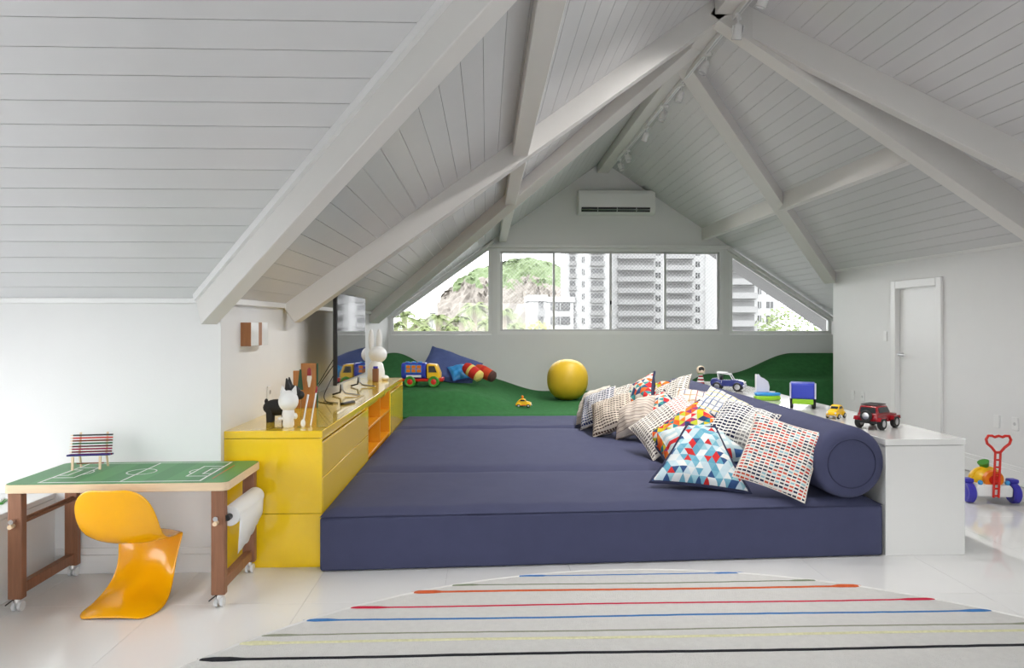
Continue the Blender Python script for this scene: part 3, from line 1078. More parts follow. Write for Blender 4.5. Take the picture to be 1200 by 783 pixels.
plate_px('tall white double socket on the wall beside the black dog figure', 314.5, 466, 0.075, 0.17, 'socket', XL, 1)
plate_px('white switch plate on the wall beside the door casing', 1038, 394, 0.075, 0.12, 'switch', XR, -1)
plate_px('blank white wall plate above the white bench', 1000, 463, 0.075, 0.12, 'blank', XR, -1)
plate_px('white wall socket above the white bench by the door', 1011.5, 465, 0.075, 0.12, 'socket', XR, -1)
plate_px('blank white wall plate above the push toy', 1169, 494, 0.075, 0.12, 'blank', XR, -1)
plate_px('white wall socket above the push toy', 1190.5, 497, 0.075, 0.12, 'socket', XR, -1)

# wooden striped wall lamp
ya, yb = at_x(281, 394, XL + 0.07).y, at_x(303, 394, XL + 0.07).y
za, zb = 1.5 - 0.145, 1.5 - 0.0
ya = 4.62
wl_ = thing('wall_lamp', 'square wood and white striped lamp on the wall above the cabinet', 'wall lamp', (XL, ya, 1.345))
L = 0.36
M['teak'] = mat('teak_strip', srgb(158, 104, 62), 0.45, var=0.15, scale=6, aniso=(10, 10, 1))
w0 = 0
M['mirror'] = mat('polished_white_strip', (0.93, 0.93, 0.92), 0.1, coat=1.0)
for i, (wd, m_) in enumerate(((0.012, 'teak'), (0.15, 'mirror'), (0.07, 'teak'), (0.128, 'mirror'))):
    obj('strip', MB().box(0, 0.065, w0 * L / 0.36, (w0 + wd) * L / 0.36, 0, 0.155), M[m_], wl_, bevel=0.001)
    w0 += wd

# ------------------------------------------------------------------ air conditioner
a0, a1 = at_y(676, 225, YG), at_y(765, 253, YG)
ac = thing('air_conditioner', 'white split air conditioner high on the gable wall', 'air conditioner', ((a0.x + a1.x) / 2, YG, a1.z))
aw, ah = a1.x - a0.x, a0.z - a1.z
sec = [(0, 0), (-0.1, 0.0), (-0.17, 0.04), (-0.2, 0.1), (-0.21, 0.18), (-0.205, ah * 0.86), (-0.18, ah), (0, ah)]
obj('housing', MB().prism([(-aw / 2, y, z) for y, z in sec], (aw, 0, 0)), M['figwhite'], ac, bevel=0.008)
obj('front_panel', MB().prism([(-aw / 2 + 0.02, y - 0.008, z) for y, z in [(-0.195, 0.125), (-0.205, 0.18), (-0.2, ah * 0.84), (-0.19, ah * 0.84), (-0.19, 0.125)]], (aw - 0.04, 0, 0)), M['figwhite'], ac, bevel=0.004)
obj('outlet_slot', MB().hexa([(-aw / 2 + 0.05, -0.178, 0.035), (aw / 2 - 0.09, -0.178, 0.035), (aw / 2 - 0.09, -0.15, 0.035), (-aw / 2 + 0.05, -0.15, 0.035),
                              (-aw / 2 + 0.05, -0.205, 0.105), (aw / 2 - 0.09, -0.205, 0.105), (aw / 2 - 0.09, -0.17, 0.105), (-aw / 2 + 0.05, -0.17, 0.105)]), M['black'], ac)
obj('louvre', MB().obox((-0.02, -0.205, 0.068), (aw - 0.15, 0.02, 0.006), Matrix.Rotation(R(35), 3, 'X')), M['alu'], ac)
for k in range(3):
    obj('vane', MB().box(-aw / 4 + k * aw / 4 - 0.004, -aw / 4 + k * aw / 4 + 0.004, -0.212, -0.18, 0.04, 0.1), M['alu'], ac)

# ------------------------------------------------------------------ spotlight track
tr = thing('spotlight_track', 'thin white lighting track under the ridge beam', 'track', (1.985, 0, 3.945))
obj('rail', MB().box(-0.018, 0.018, 3.0, 10.45, -0.02, 0.026), M['trim'], tr, bevel=0.003)
obj('conductor_groove', MB().box(-0.008, 0.008, 3.01, 10.44, -0.0215, -0.0195), M['alu'], tr)


def make_spot():
    t = thing('track_spotlight', 'small white track spotlight under the ridge beam', 'spotlight', (0, 0, 0), 0, 'spotlights on the ridge track')
    obj('adapter', MB().box(-0.014, 0.014, -0.05, 0.05, -0.022, 0.002), M['trim'], t, bevel=0.003)
    obj('stem', MB().cyl((0, 0, -0.02), (0, 0, -0.075), 0.008, n=10), M['trim'], t, smooth=True)
    h = thing('head_pivot', None, None)
    h.parent = t
    h.name = 'lamp_head'
    h.location = (0, 0, -0.085)
    h.rotation_euler = (R(24), 0, R(35))
    obj('bracket', MB().box(-0.045, -0.039, -0.012, 0.012, -0.055, 0.008).box(0.039, 0.045, -0.012, 0.012, -0.055, 0.008).box(-0.045, 0.045, -0.012, 0.012, 0.002, 0.008), M['trim'], h)
    obj('reflector', MB().lathe([(0.014, 0.02), (0.028, 0.005), (0.036, -0.05), (0.038, -0.1), (0.034, -0.1), (0.03, -0.07), (0.012, -0.03), (0, -0.03)], 20), M['trim'], h, smooth=True)
    obj('bulb', MB().sph((0, 0, -0.075), (0.024, 0.024, 0.016), 14, 8), M['figwhite'], h, smooth=True)
    obj('rim', MB().tube([(0.036 * math.cos(2 * math.pi * i / 20), 0.036 * math.sin(2 * math.pi * i / 20), -0.1) for i in range(20)], 0.004, 6, True), M['alu'], h, smooth=True)
    ld = bpy.data.lights.new('spot_lamp', 'SPOT')
    ld.energy = 120
    ld.color = (1.0, 0.975, 0.95)
    ld.spot_size = R(130)
    ld.spot_blend = 1.0
    ld.shadow_soft_size = 0.06
    lo = bpy.data.objects.new('spot_lamp', ld)
    col.objects.link(lo)
    lo.parent = h
    lo.location = (0, 0, -0.105)
    return t


spot = make_spot()
for i in range(10):
    s = spot if i == 0 else copy_tree(spot)
    yy = [4.9, 5.45, 6.25, 7.05, 7.75, 8.6, 9.75, 10.3, 4.2, 3.5][i]  # last two spots are added out of view to light the front floor
    s.location = (1.985, yy, 3.925)
    s.rotation_euler.z = [0.2, -0.6, 0.9, 0.5, 1.4, 0.2, 2.5, 2.9, -0.4, 0.6][i]

# ------------------------------------------------------------------ television
tv = thing('television', 'large flat black television standing on the yellow cabinet', 'television', (-1.295, 6.12, CZ), R(0))
tw, th_ = 1.42, 0.81
obj('panel', MB().box(-0.035, 0.0, 0, tw, 0.115, 0.115 + th_), M['black'], tv, bevel=0.004)
obj('back_housing', MB().box(-0.065, -0.035, 0.2, tw - 0.2, 0.16, 0.55), M['blackmat'], tv, bevel=0.01)
obj('screen', MB().box(0.0005, 0.003, 0.012, tw - 0.012, 0.135, 0.115 + th_ - 0.01), M['screen'], tv)
obj('chin', MB().box(0.0005, 0.005, 0.0, tw, 0.115, 0.13), M['alu'], tv)
for y in (0.28, tw - 0.28):
    obj('foot', MB().tube([(-0.018, y, 0.12), (-0.01, y, 0.05), (0.02, y - 0.01, 0.02), (0.16, y - 0.06, 0.009)], 0.009, 8), M['chrome'], tv, smooth=True)
    obj('foot', MB().tube([(-0.018, y, 0.12), (-0.03, y, 0.03), (-0.1, y + 0.01, 0.009)], 0.009, 8), M['black'], tv, smooth=True)
for k, pts in enumerate(([(-0.05, 0.3, 0.4), (-0.14, 0.12, 0.2), (-0.2, -0.02, 0.04), (-0.1, -0.25, 0.006), (0.05, -0.4, 0.006)],
                         [(-0.05, 0.35, 0.35), (-0.17, 0.1, 0.12), (-0.22, -0.12, 0.01), (-0.28, -0.1, 0.15), (-0.3, 0.0, 0.12)],
                         [(-0.05, 0.4, 0.3), (-0.12, 0.1, 0.06), (-0.08, -0.1, 0.006), (0.0, -0.3, 0.006), (0.08, -0.34, 0.006)])):
    sm_pts = []
    for i in range(len(pts) - 1):
        p = [Vector(pts[max(0, min(len(pts) - 1, i + q))]) for q in (-1, 0, 1, 2)]
        for s_ in range(6):
            t = s_ / 6
            sm_pts.append(0.5 * ((2 * p[1]) + (p[2] - p[0]) * t + (2 * p[0] - 5 * p[1] + 4 * p[2] - p[3]) * t * t + (3 * p[1] - p[0] - 3 * p[2] + p[3]) * t ** 3))
    sm_pts.append(Vector(pts[-1]))
    obj('cable', MB().tube(sm_pts, 0.004, 6), M['blackmat'], tv, smooth=True)

# ------------------------------------------------------------------ figures on the cabinet
dog = thing('dog_figurine', 'black dog figurine with pointed ears on the yellow cabinet', 'figurine', at_z(326, 494, CZ), R(5))
dog.scale = (0.9, 0.9, 0.9)
d = MB()
d.sph((-0.01, 0, 0.105), (0.1, 0.06, 0.062), 20, 12)
d.sph((0.075, 0, 0.15), (0.045, 0.042, 0.06), 16, 10)
for sx, sy in ((-0.055, -0.03), (-0.055, 0.03), (0.055, -0.03), (0.055, 0.03)):
    d.cyl((sx, sy, 0.0), (sx, sy, 0.11), 0.024, 0.028, n=14)
d.sph((-0.085, 0, 0.15), (0.014, 0.014, 0.022), 10, 8)
obj('body', d, M['blackmat'], dog, smooth=True)
d = MB()
d.sph((0.1, 0, 0.215), (0.066, 0.056, 0.056), 20, 12)
d.sph((0.155, 0, 0.195), (0.036, 0.034, 0.034), 14, 10)
dh = obj('head', d, M['blackmat'], dog, smooth=True)
for s_ in (-1, 1):
    obj('ear', MB().cyl((0.08, s_ * 0.036, 0.245), (0.07, s_ * 0.052, 0.325), 0.026, 0.005, n=10), M['blackmat'], dh, smooth=True)
obj('collar', MB().tube([(0.07 + 0.02 * math.sin(2 * math.pi * i / 20), 0.045 * math.cos(2 * math.pi * i / 20), 0.165 + 0.04 * math.sin(2 * math.pi * i / 20)) for i in range(20)], 0.005, 6, True), M['alu'], dog, smooth=True)
cat = thing('cat_figurine', 'round-headed white cat figurine standing before the black dog', 'figurine', at_z(338, 500.5, CZ), R(0))
obj('body', MB().lathe([(0, 0), (0.03, 0.0), (0.036, 0.01), (0.033, 0.05), (0.04, 0.08), (0.034, 0.11), (0, 0.115)], 24).sph((-0.045, -0.01, 0.055), (0.02, 0.014, 0.012), 10, 8).sph((0.045, -0.005, 0.07), (0.014, 0.012, 0.02), 10, 8), M['figwhite'], cat, smooth=True)
hd_ = obj('head', MB().sph((0, 0, 0.165), (0.062, 0.058, 0.068), 24, 16), M['figwhite'], cat, smooth=True)
for s_ in (-1, 1):
    obj('ear', MB().cyl((s_ * 0.032, 0, 0.215), (s_ * 0.042 + 0.004, 0.0, 0.262), 0.022, 0.003, n=10), M['figwhite'], hd_, smooth=True)

# wooden boards leaning on the wall
M['oak'] = mat('orange_oak', srgb(178, 118, 62), 0.45, var=0.22, scale=5, aniso=(9, 9, 1.4))
wb_ = thing('wooden_board', 'upright wooden boards with painted green and white figures behind the dog', 'board', at_z(360, 478, CZ) + Vector((-0.02, 0, 0)), R(8))
obj('plank', MB().box(-0.085, -0.03, -0.012, 0.012, 0, 0.29), M['oak'], wb_, bevel=0.004)
obj('plank', MB().box(-0.028, 0.088, 0.0, 0.028, 0, 0.345), M['oak'], wb_, bevel=0.004)
obj('edge_strip', MB().box(0.09, 0.1, 0.0, 0.03, 0, 0.345), M['darkgreen'], wb_)
obj('painted_figure', MB().prism([(-0.04, -0.014, z) if False else (x, -0.016, z) for x, z in ((-0.055, 0.14), (-0.008, 0.14), (-0.018, 0.23), (-0.022, 0.30), (-0.036, 0.30), (-0.045, 0.22))], (0, 0.004, 0)), M['darkgreen'], wb_)
obj('painted_figure', MB().prism([(x, -0.006, z) for x, z in ((0.028, 0.16), (0.04, 0.16), (0.054, 0.23), (0.05, 0.3), (0.036, 0.31), (0.022, 0.29), (0.018, 0.22))], (0, 0.006, 0)), M['figwhite'], wb_)
obj('painted_scarf', MB().prism([(x, -0.009, z) for x, z in ((0.02, 0.25), (0.052, 0.25), (0.05, 0.30), (0.036, 0.315), (0.022, 0.30))], (0, 0.004, 0)), M['darkred'], wb_)
# slim white spatula standing in front of the boards
spt = thing('white_spatula', 'slim white spatula leaning on the wooden boards', 'spatula', at_z(355.5, 500, CZ))
obj('handle', MB().tube([(0, -0.0, 0.03), (0.0, 0.05, 0.1), (0, 0.12, 0.19)], [0.006, 0.005, 0.007], 8), M['figwhite'], spt, smooth=True)
obj('blade', MB().sph((0, -0.006, 0.022), (0.016, 0.006, 0.026), 12, 10), M['figwhite'], spt, smooth=True)
sp2 = thing('white_brush', 'slim white brush leaning on the wooden boards beside the spatula', 'brush', at_z(364, 499, CZ))
obj('handle', MB().tube([(0, 0, 0.0), (0.0, 0.06, 0.09), (0, 0.15, 0.2)], [0.005, 0.005, 0.006], 8), M['figwhite'], sp2, smooth=True)
obj('bristles', MB().cyl((0, 0.145, 0.195), (0, 0.17, 0.235), 0.009, 0.006, n=10), M['darkred'], sp2, smooth=True)

# plain rabbit-shaped lamp and a small wooden block at the far end of the cabinet
rb = thing('rabbit_ornament', 'tall plain white rabbit-shaped lamp at the far end of the cabinet', 'ornament', (-1.27, 8.12, CZ), R(0))
obj('body', MB().lathe([(0, 0), (0.085, 0), (0.1, 0.02), (0.098, 0.1), (0.08, 0.18), (0.055, 0.22), (0, 0.23)], 28).sph((0.09, -0.02, 0.03), (0.06, 0.05, 0.03), 16, 10), M['figwhite'], rb, smooth=True)
rh = obj('head', MB().sph((0.02, 0, 0.295), (0.105, 0.095, 0.095), 24, 16), M['figwhite'], rb, smooth=True)
for s_ in (-1, 1):
    obj('ear', MB().sph((s_ * 0.045 - 0.01, 0.0, 0.46), (0.034, 0.026, 0.13), 14, 12), M['figwhite'], rh, smooth=True)
blk = thing('wooden_block', 'small brown wooden bottle block in front of the white rabbit lamp', 'block', (-1.235, 7.86, CZ))
obj('block_body', MB().box(-0.032, 0.032, -0.03, 0.03, 0, 0.15), M['wood'], blk, bevel=0.006)
obj('block_cap', MB().box(-0.024, 0.024, -0.022, 0.022, 0.15, 0.175), M['purple'], blk, bevel=0.004)
# thin white tray near the television foot
trb = thing('remote_control', 'slim black remote lying before the television', 'remote', (-1.13, 5.75, CZ), R(-20))
obj('case', MB().box(-0.02, 0.02, -0.09, 0.09, 0, 0.018), M['black'], trb, bevel=0.005)
for k in range(5):
    obj('button', MB().cyl((0, -0.06 + 0.025 * k, 0.018), (0, -0.06 + 0.025 * k, 0.021), 0.006, n=10), M['alu'], trb)

# ------------------------------------------------------------------ toys on wheels
def wheel(parent, loc, r, w, tyre, hub, axis='Y', hr=0.55):
    loc = Vector(loc)
    a = Vector((0, w / 2, 0)) if axis == 'Y' else Vector((w / 2, 0, 0))
    rot = Matrix.Rotation(R(90), 4, 'X') if axis == 'Y' else Matrix.Rotation(R(90), 4, 'Y')
    t = obj('wheel', MB().lathe([(0, -w * 0.42), (r * 0.6, -w * 0.42), (r * 0.85, -w / 2), (r, -w * 0.3), (r, w * 0.3), (r * 0.85, w / 2), (r * 0.6, w * 0.42), (0, w * 0.42)], 22, rot), tyre, parent, smooth=True, loc=loc)
    obj('hub', MB().lathe([(0, -w * 0.5), (r * hr * 0.6, -w * 0.5), (r * hr, -w * 0.44), (r * hr, w * 0.44), (r * hr * 0.6, w * 0.5), (0, w * 0.5)], 16, rot), hub, t, smooth=True)
    return t


def side_prism(mb, pts, y0, y1):
    return mb.prism([(x, y0, z) for x, z in pts], (0, y1 - y0, 0))


# red off-road toy
p = at_z(1024, 501, BZ)
c = thing('toy_jeep', 'dark red toy off-road car with spare wheel on the white bench', 'toy car', (2.79, 4.90, BZ), R(36))
c.scale = (1.05, 1.05, 1.05)
Lc, Wc = 0.30, 0.165
obj('body', side_prism(MB(), [(-0.14, 0.045), (0.14, 0.045), (0.148, 0.062), (0.145, 0.095), (0.05, 0.105), (-0.14, 0.108), (-0.148, 0.07)], -0.066, 0.066), M['darkred'], c, bevel=0.006)
obj('cabin', MB().hexa([(-0.138, -0.064, 0.105), (0.055, -0.064, 0.105), (0.055, 0.064, 0.105), (-0.138, 0.064, 0.105), (-0.125, -0.056, 0.155), (0.02, -0.056, 0.155), (0.02, 0.056, 0.155), (-0.125, 0.056, 0.155)]), M['darkred'], c, bevel=0.006)
obj('rear_window', MB().hexa([(-0.139, -0.052, 0.112), (-0.135, -0.052, 0.112), (-0.135, 0.052, 0.112), (-0.139, 0.052, 0.112), (-0.1295, -0.047, 0.146), (-0.125, -0.047, 0.146), (-0.125, 0.047, 0.146), (-0.1295, 0.047, 0.146)]), M['carwin'], c)
for s_ in (-1, 1):
    obj('side_window', MB().hexa([(x, s_ * (0.0625 if z < 0.13 else 0.0565) + dy, z) for z in (0.112, 0.146) for x, dy in ((-0.11, 0), (0.035 if z < 0.13 else 0.012, 0), (0.035 if z < 0.13 else 0.012, s_ * 0.004), (-0.11, s_ * 0.004))]), M['carwin'], c)
    for x in (-0.095, 0.095):
        obj('fender', side_prism(MB(), [(x - 0.055, 0.06), (x - 0.045, 0.084), (x + 0.045, 0.084), (x + 0.055, 0.06), (x + 0.04, 0.076), (x - 0.04, 0.076)], s_ * 0.062, s_ * 0.09), M['darkred'], c)
        wheel(c, (x, s_ * 0.074, 0.041), 0.041, 0.034, M['tyre'], M['alu'])
wheel(c, (-0.158, 0.0, 0.092), 0.038, 0.024, M['tyre'], M['alu'], 'X', 0.6)
obj('roof_rack', MB().tube([(-0.12, -0.05, 0.163), (0.01, -0.05, 0.163), (0.01, 0.05, 0.163), (-0.12, 0.05, 0.163)], 0.004, 6, True).tube([(-0.08, -0.05, 0.163), (-0.08, 0.05, 0.163)], 0.003, 6).tube([(-0.035, -0.05, 0.163), (-0.035, 0.05, 0.163)], 0.003, 6).box(-0.12, -0.116, -0.05, -0.046, 0.15, 0.163).box(0.006, 0.01, 0.046, 0.05, 0.15, 0.163), M['black'], c)
obj('bumper', MB().box(-0.156, -0.142, -0.07, 0.07, 0.042, 0.058).box(0.14, 0.156, -0.07, 0.07, 0.042, 0.06), M['tyre'], c, bevel=0.003)

# yellow rounded toy car
def bug(name, label, loc, rz, s, m, extra=None):
    c = thing(name, label, 'toy car', loc, rz)
    prof = [(-0.1, 0.028), (0.1, 0.028), (0.106, 0.04), (0.098, 0.062), (0.07, 0.073), (0.042, 0.078), (0.022, 0.105), (0.0, 0.113), (-0.03, 0.112), (-0.06, 0.096), (-0.088, 0.065), (-0.104, 0.042)]
    obj('body', side_prism(MB(), [(x * s, z * s) for x, z in prof], -0.036 * s, 0.036 * s), M[m], c, bevel=0.012 * s, seg=3)
    for sy in (-1, 1):
        obj('side_window', side_prism(MB(), [(-0.05 * s, 0.082 * s), (0.028 * s, 0.082 * s), (0.013 * s, 0.1 * s), (-0.03 * s, 0.103 * s)], sy * 0.034 * s, sy * 0.0375 * s), M['carwin'], c)
        for x in (-0.062, 0.065):
            obj('fender', MB().sph((x * s, sy * 0.038 * s, 0.036 * s), (0.036 * s, 0.014 * s, 0.024 * s), 14, 10), M[m], c, smooth=True)
            wheel(c, (x * s, sy * 0.045 * s, 0.023 * s), 0.023 * s, 0.016 * s, M['tyre'], M['alu'])
        obj('headlamp', MB().sph((0.096 * s, sy * 0.032 * s, 0.05 * s), 0.009 * s, 10, 8), M['figwhite'], c, smooth=True)
    obj('bumper', MB().tube([(0.1 * s, -0.045 * s, 0.03 * s), (0.114 * s, -0.02 * s, 0.03 * s), (0.114 * s, 0.02 * s, 0.03 * s), (0.1 * s, 0.045 * s, 0.03 * s)], 0.004 * s, 6), M['chrome'], c, smooth=True)
    obj('windscreen', MB().obox((0.0335 * s, 0, 0.092 * s), (0.003 * s, 0.058 * s, 0.024 * s), Matrix.Rotation(R(-38), 3, 'Y')), M['carwin'], c)
    return c


bug('toy_sedan', 'small rounded yellow toy car on the white bench', (2.745, 5.40, BZ), R(222), 0.92, 'yplast')
gy = bug('toy_taxi', 'small yellow toy car with roof knob on the green carpet', (0, 0, 0), R(-8), 1.0, 'yplast')
pg = at_z(613.5, 478, 0.375)
gy.location = (pg.x, pg.y, gz(pg.x, pg.y))
obj('roof_knob', MB().cyl((-0.015, 0, 0.108), (-0.015, 0, 0.128), 0.014, n=12).sph((-0.015, 0, 0.138), 0.017, 12, 8), M['orange'], gy, smooth=True)
obj('lower_stripe', MB().box(-0.104, 0.1, -0.042, 0.042, 0.024, 0.034), M['red'], gy)

# blue and green truck seen from behind
c = thing('toy_lorry', 'toy lorry with blue box body and lime green chassis on the white bench', 'toy truck', (2.80, 6.10, BZ), R(66))
obj('chassis', MB().box(-0.15, 0.15, -0.085, 0.085, 0.04, 0.085), M['lime'], c, bevel=0.006)
obj('box_body', MB().box(-0.148, 0.05, -0.1, 0.1, 0.087, 0.222), M['blue'], c, bevel=0.008)
obj('tailgate', MB().box(-0.154, -0.147, -0.085, 0.085, 0.1, 0.21), M['blue'], c, bevel=0.003)
for s_ in (-1, 1):
    obj('corner_rail', MB().tube([(-0.15, s_ * 0.1, 0.09), (-0.15, s_ * 0.1, 0.225)], 0.007, 8), M['lilac'], c, smooth=True)
    for x in (-0.09, 0.1):
        wheel(c, (x, s_ * 0.09, 0.042), 0.042, 0.03, M['tyre'], M['alu'])
obj('cab', MB().box(0.055, 0.15, -0.085, 0.085, 0.087, 0.2), M['sky'], c, bevel=0.015, seg=3)
obj('cab_window', MB().box(0.148, 0.153, -0.07, 0.07, 0.135, 0.185), M['carwin'], c)

# toy boat
c = thing('toy_boat', 'toy sailing boat with lime hull and pale sail on the white bench', 'toy boat', (2.71, 6.66, BZ), R(-12))
hullp = [(-0.12, -0.05), (0.04, -0.055), (0.13, 0.0), (0.04, 0.055), (-0.12, 0.05)]
obj('hull', MB().prism([(x, y, 0.0) for x, y in hullp], (0, 0, 0.045)), M['lime'], c, bevel=0.014, seg=3)
obj('deck', MB().prism([(x * 0.97, y * 0.97, 0.045) for x, y in hullp], (0, 0, 0.03)), M['sky'], c, bevel=0.01, seg=3)
obj('seat_well', MB().lathe([(0, 0.072), (0.03, 0.072), (0.034, 0.084), (0.026, 0.084), (0.022, 0.076), (0, 0.076)], 18, Matrix.Translation((0.04, 0, 0))), M['figwhite'], c, smooth=True)
sail = [(-0.105, 0.075), (0.015, 0.075), (0.022, 0.13), (0.008, 0.18), (-0.03, 0.21), (-0.06, 0.222), (-0.08, 0.252), (-0.1, 0.245), (-0.105, 0.18)]
obj('sail', side_prism(MB(), sail, -0.008, 0.008), M['lilac'], c, bevel=0.005)
obj('mast', MB().cyl((-0.105, 0, 0.07), (-0.105, 0, 0.25), 0.009, n=10), M['figwhite'], c, smooth=True)

# blue open toy car
c = thing('toy_roadster', 'navy blue open toy car with white roll bars on the white bench', 'toy car', (2.66, 7.62, BZ), R(-28))
obj('body', side_prism(MB(), [(-0.17, 0.05), (0.17, 0.05), (0.18, 0.07), (0.175, 0.1), (0.14, 0.118), (0.05, 0.128), (0.03, 0.118), (-0.08, 0.118), (-0.1, 0.135), (-0.165, 0.13), (-0.18, 0.09)], -0.07, 0.07), M['carblue'], c, bevel=0.012, seg=3)
obj('front_bumper', MB().box(0.165, 0.19, -0.075, 0.075, 0.045, 0.075), M['lilac'], c, bevel=0.008)
obj('windscreen_frame', MB().tube([(0.06, -0.06, 0.125), (0.03, -0.056, 0.18), (0.03, 0.056, 0.18), (0.06, 0.06, 0.125)], 0.005, 8), M['figwhite'], c, smooth=True)
obj('roll_bar', MB().tube([(-0.09, -0.06, 0.125), (-0.1, -0.056, 0.195), (-0.1, 0.056, 0.195), (-0.09, 0.06, 0.125)], 0.006, 8).tube([(-0.1, -0.056, 0.195), (0.03, -0.056, 0.18)], 0.005, 8).tube([(-0.1, 0.056, 0.195), (0.03, 0.056, 0.18)], 0.005, 8), M['figwhite'], c, smooth=True)
obj('roof_panel', MB().box(-0.115, 0.0, -0.058, 0.058, 0.194, 0.203), M['figwhite'], c, bevel=0.003)
obj('seat_back', MB().box(-0.075, -0.055, -0.05, 0.05, 0.11, 0.165), M['black'], c, bevel=0.006)
for s_ in (-1, 1):
    obj('headlamp', MB().cyl((0.172, s_ * 0.045, 0.09), (0.184, s_ * 0.045, 0.09), 0.014, n=14), M['figwhite'], c, smooth=True)
    obj('door_line', MB().box(-0.06, -0.055, s_ * 0.0695, s_ * 0.072, 0.06, 0.115) if s_ > 0 else MB().box(-0.06, -0.055, -0.072, -0.0695, 0.06, 0.115), M['lilac'], c)
    for x in (-0.105, 0.11):
        obj('fender', MB().sph((x, s_ * 0.062, 0.072), (0.062, 0.024, 0.034), 14, 10), M['carblue'], c, smooth=True)
        wheel(c, (x, s_ * 0.074, 0.048), 0.048, 0.036, M['tyre'], M['alu'], hr=0.62)

# striped doll
c = thing('striped_doll', 'small doll with dark round head and red striped skirt on the white bench', 'doll', (2.63, 8.5, BZ))
prof = [(0.046, 0.0), (0.043, 0.02), (0.039, 0.04), (0.034, 0.06), (0.030, 0.08), (0.026, 0.1), (0.018, 0.115)]
for i in range(len(prof) - 1):
    obj('skirt_band', MB().lathe([(0, prof[i][1]), prof[i], prof[i + 1], (0, prof[i + 1][1])], 20), M['darkred' if i % 2 == 0 else 'figwhite'], c, smooth=True)
obj('head', MB().sph((0, 0, 0.165), (0.052, 0.045, 0.055), 20, 14), M['skin'], c, smooth=True)
obj('hair', MB().sph((0, -0.006, 0.172), (0.044, 0.044, 0.042), 20, 14), M['blackmat'], c, smooth=True)
obj('scarf', MB().lathe([(0, 0.118), (0.034, 0.118), (0.036, 0.128), (0, 0.13)], 18), M['toygreen'], c, smooth=True)
obj('face', MB().sph((0, -0.042, 0.152), (0.022, 0.012, 0.02), 14, 10), M['skin'], c, smooth=True)

# tanker truck on the green mound
tx = at_y(495, 451, 9.55)
c = thing('toy_tanker', 'blue toy tanker truck with yellow cab and green wheels on the green mound', 'toy truck', (tx.x, 9.55, gz(tx.x, 9.55)), R(-4))
obj('chassis', MB().box(-0.26, 0.27, -0.1, 0.1, 0.075, 0.115), M['red'], c, bevel=0.01)
obj('tank', MB().prism([(-0.27, y, z) for y, z in rrect(0.23, 0.22, 0.06, 5)], (0.33, 0, 0)).xf(Matrix.Translation((0, 0, 0.215))), M['blue'], c, bevel=0.012)
for k in range(3):
    for r_ in range(2):
        obj('tank_window', MB().box(-0.2 + k * 0.072, -0.145 + k * 0.072, -0.124, -0.112, 0.2 + r_ * 0.052, 0.243 + r_ * 0.052), M['orange'], c, bevel=0.004)
obj('window_rail', MB().box(-0.215, 0.005, -0.12, -0.113, 0.19, 0.305), M['sky'], c)
for k in range(3):
    obj('tank_cap', MB().cyl((-0.2 + k * 0.085, 0, 0.32), (-0.2 + k * 0.085, 0, 0.34), 0.03, n=16), M['sky'], c, smooth=True)
obj('letter_band', MB().box(-0.2, 0.0, -0.119, -0.112, 0.135, 0.165), M['figwhite'], c)
obj('cab', MB().prism([(x, -0.105, z) for x, z in ((0.07, 0.115), (0.25, 0.115), (0.25, 0.19), (0.2, 0.305), (0.07, 0.315))], (0, 0.21, 0)), M['yplast'], c, bevel=0.018, seg=3)
for s_ in (-1, 1):
    obj('cab_window', side_prism(MB(), [(0.1, 0.2), (0.21, 0.2), (0.18, 0.285), (0.1, 0.285)], s_ * 0.104, s_ * 0.108), M['carwin'], c)
    for x in (-0.15, 0.17):
        wheel(c, (x, s_ * 0.105, 0.075), 0.075, 0.05, M['toygreen'], M['red'], hr=0.5)
obj('bumper', MB().box(0.25, 0.29, -0.1, 0.1, 0.075, 0.125), M['red'], c, bevel=0.01)

# push toy by the right wall
c = thing('push_toy', 'yellow and white push toy with purple wheels and red handle by the right wall', 'push toy', (4.2, 5.70, 0), R(-8))
for s_ in (-1, 1):
    wheel(c, (s_ * 0.175, -0.03, 0.085), 0.085, 0.06, M['purple'], M['purple'], 'X', 0.5)
    wheel(c, (s_ * 0.15, 0.2, 0.08), 0.08, 0.05, M['purple'], M['purple'], 'X', 0.5)
    obj('wheel_guard', MB().box(s_ * 0.175 - 0.035, s_ * 0.175 + 0.035, -0.05, 0.03, 0.165, 0.2), M['purple'], c, bevel=0.01)
obj('deck', MB().prism([(x, -0.09, z) for x, z in ((-0.14, 0.06), (0.14, 0.06), (0.145, 0.13), (0.12, 0.16), (-0.12, 0.16), (-0.145, 0.13))], (0, 0.3, 0)), M['figwhite'], c, bevel=0.015, seg=3)
obj('dome', MB().sph((0, 0.06, 0.16), (0.125, 0.12, 0.125), 24, 14), M['yplast'], c, smooth=True)
obj('shell_ring', MB().tube([(0.126 * math.cos(a), 0.06 - 0.02, 0.17 + 0.11 * abs(math.sin(a))) for a in [math.pi * i / 16 for i in range(17)]], 0.012, 8), M['yplast'], c, smooth=True)
obj('front_disc', MB().cyl((0, -0.075, 0.2), (0, -0.04, 0.205), 0.075, n=26), M['orange'], c, smooth=True)
obj('disc_centre', MB().cyl((0, -0.082, 0.2), (0, -0.07, 0.2), 0.04, n=22), M['red'], c, smooth=True)
for s_ in (-1, 1):
    obj('stud', MB().sph((s_ * 0.105, -0.07, 0.175), 0.02, 12, 8), M['sky'], c, smooth=True)
obj('top_cap', MB().cyl((0, 0.06, 0.28), (-0.02, 0.05, 0.325), 0.03, 0.045, n=14), M['toygreen'], c, smooth=True)
hm = Matrix.Translation((0.0, -0.1, 0.06)) @ Matrix.Rotation(R(4), 4, 'X')
rl = MB()
for s_ in (-1, 1):
    rl.tube([(s_ * 0.02, 0, 0), (s_ * 0.02, 0, 0.38)], 0.009, 8)
